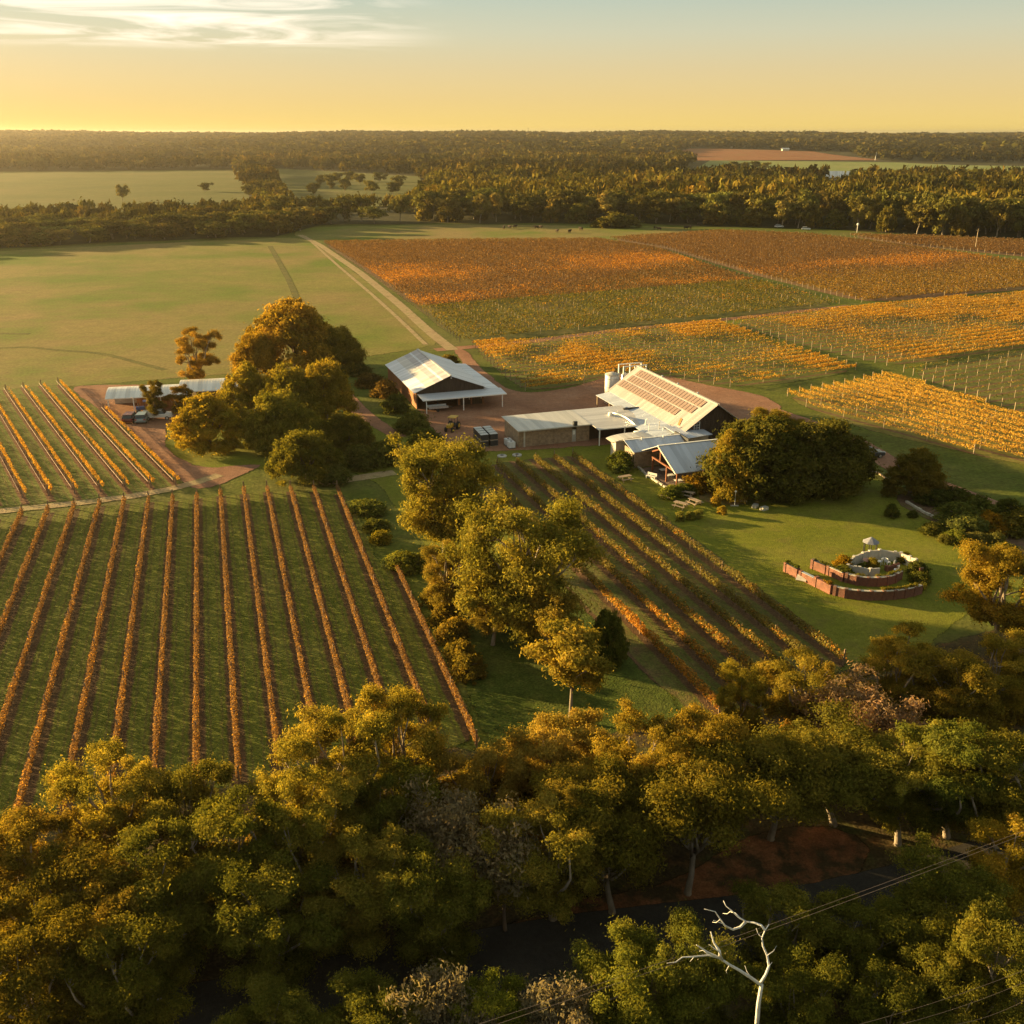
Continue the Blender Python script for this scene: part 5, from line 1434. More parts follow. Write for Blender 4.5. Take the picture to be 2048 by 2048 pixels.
def tractor(label, loc, rz, paint, sc_=1.0):
    t = thing('tractor', label, 'tractor', loc, rz); t.scale = (sc_,) * 3
    MB().box(.2, 1.7, -.32, .32, .75, 1.25).build('bonnet', paint, t)
    MB().box(-.9, .3, -.55, .55, .6, .95).build('chassis', M_DARK, t)
    MB().box(-.6, -.1, -.25, .25, .95, 1.15).build('seat', M_RUBBER, t)
    for x_ in (-.95, .25):
        for y_ in (-.5, .5): MB().box(x_ - .03, x_ + .03, y_ - .03, y_ + .03, .9, 2.1).build('roll_bar', M_DARK, t)
    MB().box(-1.1, .45, -.65, .65, 2.1, 2.2).build('canopy', paint, t)
    for sgn in (-1, 1):
        wh = MB().tube([(-.75, sgn * .5, .65), (-.75, sgn * .85, .65)], .65, 16).build('wheel', M_RUBBER, t)
        MB().tube([(-.75, sgn * .85, .65), (-.75, sgn * .87, .65)], .35, 10).build('rim', paint, wh)
        wh = MB().tube([(1.35, sgn * .45, .4), (1.35, sgn * .7, .4)], .4, 14).build('wheel', M_RUBBER, t)
        MB().tube([(1.35, sgn * .7, .4), (1.35, sgn * .72, .4)], .2, 10).build('rim', paint, wh)
    MB().tube([(1.2, .2, 1.2), (1.2, .2, 1.9)], .05, 6).build('exhaust', M_DARK, t)
    return t
a = G(905, 860); tractor('yellow tractor with canopy in the yard before the white barn', (a[0], a[1], 0), R(250), M_YELLOW)
a = G(294, 826); tractor('blue tractor parked before the curved machinery shed', (a[0], a[1], 0), R(200), M_BLUE)
x, y, _ = local(BARN, 3.2, -2.2)
t = thing('flat_trailer', 'flat grey trailer parked under the veranda of the white barn', 'trailer', (x, y, 0), PHI)
MB().box(-1.7, 1.7, -.8, .8, .62, .75).build('deck', M_STEEL, t)
MB().tube([(1.7, 0, .6), (2.7, 0, .5)], .06, 6).build('drawbar', M_DARK, t)
for sgn in (-1, 1): MB().tube([(-.2, sgn * .65, .3), (-.2, sgn * .85, .3)], .3, 12).build('wheel', M_RUBBER, t)
for sgn in (-.78, .75): MB().box(-1.7, 1.7, sgn, sgn + .03, .75, 1.0).build('side', M_STEEL, t)

# picking bins: stacked crates with slatted pale tops
ub = Vector((math.cos(PHI), math.sin(PHI))); vb = Vector((-math.sin(PHI), math.cos(PHI)))
o0 = Vector(G(968, 893))
crate_parts = [('crate_box', MB().box(-.6, .6, -.5, .5, .12, .95).mesh('crate_box', M_DARK)), ('pallet', MB().box(-.6, .6, -.5, -.35, 0, .12).box(-.6, .6, .35, .5, 0, .12).box(-.6, .6, -.07, .07, 0, .12).mesh('pallet', M_WOOD))]
LIDM = MB().box(-.62, .62, -.10, .10, .95, 1.0).mesh('lid_slat', M_STEEL)
for i in range(4):
    for j in range(2):
        for k in range(2):
            p = o0 + ub * (j * 1.5 + 0.05 * i) + vb * (i * 1.2)
            lab = '%s picking bin, %s row from the lawn, %s column, %s' % ('dark', ordinal(i + 1), ('left', 'right')[j], ('bottom', 'top of its stack')[k])
            t = thing('picking_bin', lab, 'crate', (p.x, p.y, k * 1.02), PHI + random.uniform(-.05, .05), 'picking bins stacked in the yard')
            for nm, me in crate_parts: link(nm, me, t)
            for q in (-.33, 0, .33):
                o = link('lid_slat', LIDM, t); o.location = (0, q, 0)
t = thing('loading_plank', 'pale plank lying beside the stacked picking bins', 'plank', (o0.x - 1.6, o0.y + 1.4, 0), PHI)
MB().box(-.9, .9, -.18, .18, .25, .31).build('board', M_STEEL, t)
for q in (-.7, .7): MB().box(q - .06, q + .06, -.16, .16, 0, .25).build('bearer', M_WOOD, t)
for i in range(2):
    x, y, _ = local(STORE, -1.2, 0.3 + 1.5 * i)
    t = thing('liquid_container', 'white caged liquid container at the brick corner, %s' % ('nearer one', 'farther one')[i], 'container', (x, y, 0), PHI, 'containers at the brick store corner')
    MB().box(-.5, .5, -.5, .5, .14, 1.05).build('tank', M_PVC, t)
    MB().box(-.55, .55, -.55, .55, 0, .13).build('pallet', M_DARK, t)
    for q in (-.52, 0, .52):
        for z_ in (0.13,): MB().box(q - .02, q + .02, -.54, -.52, z_, 1.1).build('cage_bar', M_STEEL, t)
    MB().lathe([(.13, 1.05), (.13, 1.12)], 10).build('cap', M_DARK, t)
for i, (p, lab) in enumerate((((1004, 913), 'round concrete pit lid on the grass below the brick wall, left of two'), ((1034, 911), 'round concrete pit lid on the grass below the brick wall, right of two'))):
    a = G(*p)
    t = thing('pit_lid', lab, 'lid', (a[0], a[1], 0))
    MB().lathe([(.72, 0.01), (.72, .16), (.66, .19), (.1, .22)], 20).build('rim', M_CONC, t)
    MB().lathe([(.28, .215), (.28, .26)], 12).build('hatch', M_DARK, t)

# ------------------------------------------------------------------ garden furniture
def picnic(label, p, rz, group='picnic tables on the lawn'):
    a = G(*p)
    t = thing('picnic_table', label, 'picnic table', (a[0], a[1], 0), rz, group)
    for i in range(5): MB().box(-.9, .9, -.38 + .155 * i, -.24 + .155 * i, .72, .76).build('table_plank', M_WOOD, t)
    for sgn in (-1, 1):
        for q in (0, .15): MB().box(-.9, .9, sgn * .68 - .14 + q, sgn * .68 - .01 + q, .43, .47).build('bench_plank', M_WOOD, t)
        MB().box(sgn * .6 - .04, sgn * .6 + .04, -.8, .8, .36, .43).build('bearer', M_WOOD, t)
        for s2 in (-1, 1): MB().tube([(sgn * .6, s2 * .7, 0), (sgn * .6, s2 * .25, .72)], .05, 4).build('leg', M_WOOD, t)
picnic('picnic table alone on the grass left of the restaurant veranda', (1250, 962), R(25))
picnic('picnic table nearest the restaurant in the lawn group, upper left', (1334, 996), R(-40))
picnic('picnic table at the upper right of the lawn group', (1375, 994), R(-35))
picnic('picnic table at the lower middle of the lawn group', (1361, 1016), R(-38))
picnic('picnic table at the right end of the lawn group', (1389, 1010), R(-55))
def bench(label, p, rz):
    a = G(*p)
    t = thing('garden_bench', label, 'bench', (a[0], a[1], 0), rz)
    for q in (-.2, -.03, .14): MB().box(-.75, .75, q, q + .13, .42, .46).build('seat_plank', M_WHITE, t)
    for z in (.55, .72): MB().box(-.75, .75, .27, .31, z, z + .12).build('back_plank', M_WHITE, t)
    for x in (-.68, .68):
        MB().box(x - .04, x + .04, -.2, -.12, 0, .42).build('leg', M_WHITE, t)
        MB().box(x - .04, x + .04, .27, .35, 0, .86).build('leg', M_WHITE, t)
bench('white garden bench beside the veranda bushes', (1302, 958), R(-40))

# low limestone seats and blocks under the fig
for i, (p, sx, lab) in enumerate((((1510, 1015), .45, 'small white stone block on the lawn, left of the pair'), ((1528, 1020), .5, 'small white stone block on the lawn, right of the pair'), ((1488, 984), .6, 'flat stone slab at the shaded lawn edge'), ((1486, 1004), .45, 'low stone slab near the thin lawn post'), ((1585, 995), .8, 'long pale stone seat in the fig shade, left of three'), ((1622, 988), .5, 'pale stone seat in the fig shade, middle of three'), ((1642, 985), .5, 'pale stone seat in the fig shade, right of three'))):
    a = G(*p)
    t = thing('stone_block', lab, 'stone', (a[0], a[1], 0), random.random())
    o = MB().box(-sx, sx, -.32, .32, 0, .38).build('block', M_STONE, t); bv = o.modifiers.new('bevel', 'BEVEL'); bv.width = .06; bv.segments = 2
    o = MB().box(-sx * .96, sx * .96, -.30, .30, .382, .44).build('cap', M_CONC, t)
a = G(1469, 1012)
t = thing('lawn_lamp', 'thin white lamp post standing on the lawn right of the tables', 'lamp post', (a[0], a[1], 0))
MB().tube([(0, 0, 0), (0, 0, 1.9)], .04, 6).build('pole', M_WHITE, t); MB().lathe([(.12, 1.9), (.16, 2.0), (.04, 2.15)], 10).build('lamp_head', M_WHITE, t); MB().box(-.5, .5, -.12, .12, 0.02, .12).build('base', M_CONC, t)
# stone edging beside the veranda and garden bed
def edging(name, label, pts, h=.3, wd=.3, mat=None, cat='kerb'):
    P = [Vector(G(*p)) for p in pts]
    t = thing(name, label, cat, (P[0].x, P[0].y, 0))
    for a_, b_ in zip(P[:-1], P[1:]):
        d = b_ - a_; n = max(1, int(d.length / .8))
        for i in range(n):
            q = a_ + d * ((i + .5) / n) - P[0]
            o = MB().box(-.38, .38, -wd / 2, wd / 2, 0, h * random.uniform(.85, 1.1)).build('stone', mat or M_STONE, t)
            o.location = (q.x, q.y, 0); o.rotation_euler = (0, 0, math.atan2(d.y, d.x) + random.uniform(-.06, .06))
edging('stone_edging', 'pale stone edging curving round the veranda garden', [(1275, 934), (1292, 950), (1318, 968), (1335, 978)])
edging('stone_edging', 'pale stone edging along the lower side of the shrub garden', [(1812, 1005), (1850, 1028), (1895, 1048), (1925, 1068), (1945, 1090)])
edging('log_border', 'pale logs bordering the path by the fig tree', [(1738, 940), (1758, 948), (1778, 962)], .22, .22, M_WOOD)
# retaining wall beside the restaurant
t = thing('brick_planter', 'low tan brick planter wall beside the restaurant gable', 'wall', (*G(1243, 912), 0), R(-42))
for i in range(5): MB().box(i * 1.0, i * 1.0 + .96, -.15, .15, 0, .8).build('wall_block', M_BRICK, t)
for i in range(5): MB().box(i * 1.0 - .02, i * 1.0 + .98, -.2, .2, .802, .88).build('coping', M_STONE, t)
def chair_table(label, x, y):
    X, Y, _ = local(REST, x, y)
    t = thing('dining_table', label, 'table', (X, Y, 0.1), PHI)
    MB().box(-.5, .5, -.4, .4, .70, .75).build('table_top', M_WHITE, t)
    for sx in (-.42, .42):
        for sy in (-.32, .32): MB().box(sx - .03, sx + .03, sy - .03, sy + .03, 0, .7).build('leg', M_DARK, t)
for i, (x, y) in enumerate(((3.0, -11.2), (3.0, -8.8), (3.2, -6.4), (5.6, -11.0))):
    chair_table('white dining table under the veranda gable, %s from the front corner' % ordinal(i + 1), x, y)

# ------------------------------------------------------------------ spiral walled garden on the lawn
def sg(cx, cy): return G(1540 + .18634 * cx, 1060 + .18634 * cy)
t = thing('spiral_garden', 'spiral maze garden of red brick and white panel walls on the lawn', 'garden wall')
c0 = sg(1000, 520)
t.location = (c0[0], c0[1], 0)
def wall_run(pts, h, mat, thick=.22, name='wall_panel', cap=None, planter=False):
    P = [Vector(sg(*p)) - Vector(c0) for p in pts]
    for a_, b_ in zip(P[:-1], P[1:]):
        d = b_ - a_; ln = d.length; rz = math.atan2(d.y, d.x); m_ = (a_ + b_) / 2
        o = MB().box(-ln / 2 + .02, ln / 2 - .02, -thick / 2, thick / 2, 0, h).build(name, mat, t)
        o.location = (m_.x, m_.y, 0); o.rotation_euler = (0, 0, rz)
        q = MB().box(-.16, .16, -thick / 2 - .06, thick / 2 + .06, 0, h + .10).build('pier', mat, t)
        q.location = (a_.x, a_.y, 0); q.rotation_euler = (0, 0, rz)
        if cap:
            c = MB().box(-ln / 2 + .18, ln / 2 - .18, -thick / 2 - .03, thick / 2 + .03, h + .002, h + .05).build('coping', cap, t)
            c.location = (m_.x, m_.y, 0); c.rotation_euler = (0, 0, rz)
wall_run([(172, 445), (300, 515)], 1.05, M_REDBRICK, .5, cap=M_DARK)
wall_run([(325, 530), (480, 605)], .95, M_REDBRICK, .3, cap=M_STEEL)
wall_run([(490, 605), (655, 690)], 1.05, M_REDBRICK, .4)
wall_run([(690, 698), (810, 728), (945, 745), (1080, 752), (1210, 750), (1330, 742), (1440, 728), (1540, 705), (1620, 680)], 1.0, M_REDBRICK, .3, cap=M_STONE)
wall_run([(458, 410), (600, 470)], 1.0, M_REDBRICK, .5, cap=M_DARK)
wall_run([(625, 480), (790, 555)], 1.0, M_REDBRICK, .4, cap=M_CONC)
wall_run([(815, 560), (930, 590), (1050, 602), (1150, 602), (1250, 592), (1335, 565), (1405, 525)], 1.0, M_REDBRICK, .3, cap=M_STONE)
wall_run([(1610, 500), (1545, 425)], 1.0, M_REDBRICK, .3)
wall_run([(1550, 415), (1485, 385), (1400, 350)], 1.15, M_CREAM, .18)
wall_run([(1390, 345), (1330, 335), (1180, 312)], 1.15, M_CREAM, .18)
wall_run([(1165, 312), (1060, 325), (1000, 335)], 1.15, M_CREAM, .18)
wall_run([(985, 345), (890, 385), (850, 420)], 1.15, M_CREAM, .18)
wall_run([(828, 462), (895, 478)], 1.0, M_CREAM, .18)
wall_run([(905, 478), (950, 484), (1055, 502)], .95, M_CREAM, .18)
wall_run([(1070, 502), (1168, 492)], .95, M_CREAM, .18)
wall_run([(1250, 440), (1330, 425), (1380, 400)], .55, M_REDBRICK, .3)
def planting(pts, h, wd, n_, tint):
    P = [Vector(sg(*q_)) - Vector(c0) for q_ in pts]
    cen, rad = [], []
    g3 = np.random.default_rng(int(pts[0][0]))
    for a_, b_ in zip(P[:-1], P[1:]):
        d = b_ - a_; k_ = max(2, int(d.length / .35))
        for i in range(k_):
            q_ = a_ + d * ((i + g3.random()) / k_); rr_ = wd * (.5 + .7 * g3.random())
            cen.append((q_.x, q_.y, h + rr_ * .3)); rad.append(rr_)
    V, Fq, C = clump_cloud(cen, rad, n_, .09, g3, .8, PAL_DARK, up=.4)
    o = link('planting', fastmesh('planting', V, Fq, M_LEAF, C), t); o.color = (*tint, 1)
planting([(172, 440), (300, 508)], 1.05, .22, 900, (.8, 1, .8))
planting([(458, 405), (600, 465), (625, 472), (790, 548)], 1.0, .18, 1200, (.8, .95, .8))
planting([(820, 545), (930, 575), (1050, 588), (1250, 580), (1400, 515)], .9, .22, 1800, (1.2, 1.15, .8))
planting([(560, 640), (655, 685)], 1.05, .25, 700, (1.6, 1.0, .6))
planting([(1180, 735), (1330, 728), (1440, 715), (1560, 690)], .95, .22, 1400, (1.3, 1.15, .8))
planting([(1620, 660), (1650, 600), (1640, 540), (1610, 505)], .2, .5, 1600, (1, 1, .8))
planting([(850, 400), (800, 430), (780, 480)], .2, .45, 1200, (.9, 1, .8))
planting([(900, 420), (980, 400), (1000, 430)], .1, .35, 900, (.8, 1, .8))
a = sg(1065, 262)
t = thing('garden_pavilion', 'small octagonal grey-roofed pavilion behind the spiral garden', 'pavilion', (a[0], a[1], 0))
MB().lathe([(.95, 1.55), (.9, 1.6), (.06, 2.15)], 8).build('roof', M_SLATE, t)
for k in range(6): MB().tube([(.75 * math.cos(k * 1.047), .75 * math.sin(k * 1.047), 0), (.75 * math.cos(k * 1.047), .75 * math.sin(k * 1.047), 1.6)], .05, 5).build('post', M_DARK, t)
for i, (p, lab) in enumerate((((1175, 372), 'white garden chair left inside the spiral'), ((1255, 378), 'white garden chair second from left inside the spiral'), ((1350, 415), 'white garden chair at the right inside the spiral'), ((1350, 462), 'white garden chair nearest the lawn opening'), ((1100, 388), 'white garden chair beside the pink table in the spiral'))):
    a = sg(*p)
    t = thing('garden_chair', lab, 'chair', (a[0], a[1], 0), random.random() * 6, 'white garden chairs in the spiral')
    MB().box(-.25, .25, -.25, .25, .40, .45).build('seat', M_PVC, t)
    MB().box(-.25, .25, .21, .26, .45, .92).build('backrest', M_PVC, t)
    for sx in (-.21, .21):
        for sy in (-.21, .21): MB().box(sx - .025, sx + .025, sy - .025, sy + .025, 0, .4).build('leg', M_PVC, t)
a = sg(1040, 385)
t = thing('garden_table', 'round terracotta pink table inside the spiral garden', 'table', (a[0], a[1], 0))
MB().lathe([(.55, .68), (.55, .74)], 18).build('table_top', plain('terracotta', (0.42, .22, .16)), t); MB().lathe([(.25, 0), (.07, .1), (.06, .68)], 10).build('pedestal', M_DARK, t)
a = sg(340, 545)
t = thing('information_board', 'tilted cream board leaning at the spiral garden entrance', 'sign', (a[0], a[1], 0), R(-30))
MB().add([(-.55, -.5, .25), (.55, -.5, .25), (.55, .2, .62), (-.55, .2, .62), (-.55, -.5, .20), (.55, -.5, .20), (.55, .2, .57), (-.55, .2, .57)], [(0, 1, 2, 3), (7, 6, 5, 4), (0, 4, 5, 1), (1, 5, 6, 2), (2, 6, 7, 3), (3, 7, 4, 0)]).build('panel', M_CREAM, t)
for sx in (-.45, .45): MB().box(sx - .04, sx + .04, -.2, -.1, 0, .35).build('leg', M_WOOD, t)

# ------------------------------------------------------------------ cattle
def cow_mesh():
    mb = MB()
    mb.tube([(-1.05, 0, 1.05), (-.95, 0, 1.05), (-.6, 0, 1.02), (0, 0, .98), (.5, 0, 1.0), (.85, 0, 1.08), (1.05, 0, 1.15), (1.3, 0, 1.25), (1.5, 0, 1.2), (1.75, 0, 1.05), (1.82, 0, 1.0)], [.08, .30, .40, .43, .42, .36, .27, .2, .17, .11, .06], 10)
    for x, hind in ((-.7, True), (.62, False)):
        for s in (-.22, .22):
            if hind: mb.tube([(x, s * .8, .95), (x + .08, s, .62), (x - .08, s, .38), (x - .02, s, 0)], [.2, .13, .07, .06], 6)
            else: mb.tube([(x, s * .8, .95), (x, s, .5), (x + .02, s, .3), (x, s, 0)], [.17, .10, .065, .06], 6)
    mb.tube([(-1.05, 0, 1.15), (-1.15, 0, .8), (-1.14, 0, .45)], [.04, .03, .05], 5)
    for s in (-1, 1): mb.tube([(1.46, s * .1, 1.3), (1.44, s * .32, 1.3)], [.05, .03], 5)
    return mb.mesh('cow', noise_mat('cow_hide', [(0.02, .014, .01), (.04, .025, .018), (.07, .04, .025)], scale=1.2), True)
COW = cow_mesh()
cows = [(1008, 458), (1019, 457), (1030, 456), (1073, 458), (1081, 457), (1114, 465), (1139, 466), (1162, 461), (1309, 459), (1318, 461), (1372, 459), (1381, 458), (1398, 452)]
cows.sort()
for i, p in enumerate(cows):
    a = G(*p); o = link('cow', COW); o.location = (a[0], a[1], 0); o.rotation_euler = (0, 0, random.random() * 6.28); o.scale = (1.15,) * 3
    tag(o, 'dark cow grazing on the meadow behind the vineyards, %s from the left' % ordinal(i + 1), 'cow', 'cattle on the far meadow')
a = G(1950, 500)
t = thing('power_pole', 'tall pale pole at the back of the right-hand vineyard', 'pole', (a[0], a[1], 0))
MB().tube([(0, 0, 0), (0, 0, 8.5)], [.2, .12], 6).build('pole_shaft', M_POST, t); MB().box(-.9, .9, -.06, .06, 7.8, 7.95).build('crossarm', M_POST, t)
a = G(1457 * 1.06 + 240, 462); a = G(1714, 465)
t = thing('white_post', 'white-topped post at the forest edge right of the far cars', 'post', (a[0], a[1], 0))
MB().tube([(0, 0, 0), (0, 0, 3.6)], .22, 6).build('shaft', M_CONC, t); MB().lathe([(.5, 3.4), (.6, 4.0), (.2, 4.4)], 10).build('head', M_WHITE, t)
X, Y = GT(1750, 322)
t = thing('dead_stag', 'white dead tree trunk standing on the far green field', 'tree', (X, Y, terr(X, Y)))
MB().tube([(0, 0, 0), (.3, 0, 7), (1, 0, 13)], [.7, .5, .2], 6).build('trunk', M_DEADWOOD, t); MB().tube([(.3, 0, 7), (2, 0, 11)], [.35, .15], 5).build('limb', M_DEADWOOD, t)

# ------------------------------------------------------------------ trees
def T(pxx, pyy, h): return G(pxx, pyy, h)
GUM = [gum_proto(100 + i, 12.0, 4.2, 80000, 0.09, PAL_GUM, low=.10 + .04 * (i % 3), nl=16 + i % 3, sub=10, crad=(.32, .80)) for i in range(4)]
HIGH = [gum_proto(160 + i, 9.5, 3.8, 66000, 0.098, PAL_DARK, low=.46, nl=11, sub=8, crad=(.5, 1.0)) for i in range(2)]
GUMD = [gum_proto(140 + i, 11.0, 4.2, 80000, 0.092, PAL_DARK, low=.08, nl=15, sub=10, crad=(.34, .86)) for i in range(3)]
BIGGUM = [gum_proto(171, 14.8, 5.6, 66000, 0.15, PAL_GUM, low=.08, nl=24, sub=8, crad=(.55, 1.25)), gum_proto(178, 14.8, 6.6, 80000, 0.15, PAL_GUM, low=.04, nl=30, sub=8, crad=(.6, 1.3))]
SLIM = [gum_proto(190 + i, 8.0, 2.1, 22000, .115, PAL_GUM, low=.34, nl=8, sub=5, crad=(.35, .7), tr=.014) for i in range(2)]
WAT = [gum_proto(200 + i, 8.5, 4.6, 60000, .095, PAL_GOLD, low=.08, nl=16, sub=10, crad=(.35, .85), bark=M_BARK) for i in range(2)]
WISP = [wisp_proto(220 + i) for i in range(2)]
DOME = [dome_proto(300 + i, 9, 7, 42000, .21, PAL_DARK, 150, crad=1.15) for i in range(3)]
DOMEB = [dome_proto(320 + i, 9, 6, 40000, .19, [(.10, .11, .025), (.16, .15, .035), (.24, .19, .05)], 130, crad=1.0) for i in range(2)]
SHRUB = [dome_proto(340 + i, 2.2, 1.7, 4500, .15, PAL_DARK, 30, low=.05, crad=.55) for i in range(4)]
TINY = [dome_proto(360 + i, 1.2, .8, 1600, .10, [(.12, .13, .03), (.17, .17, .045), (.22, .19, .06)], 14, low=.05, crad=.3) for i in range(2)]

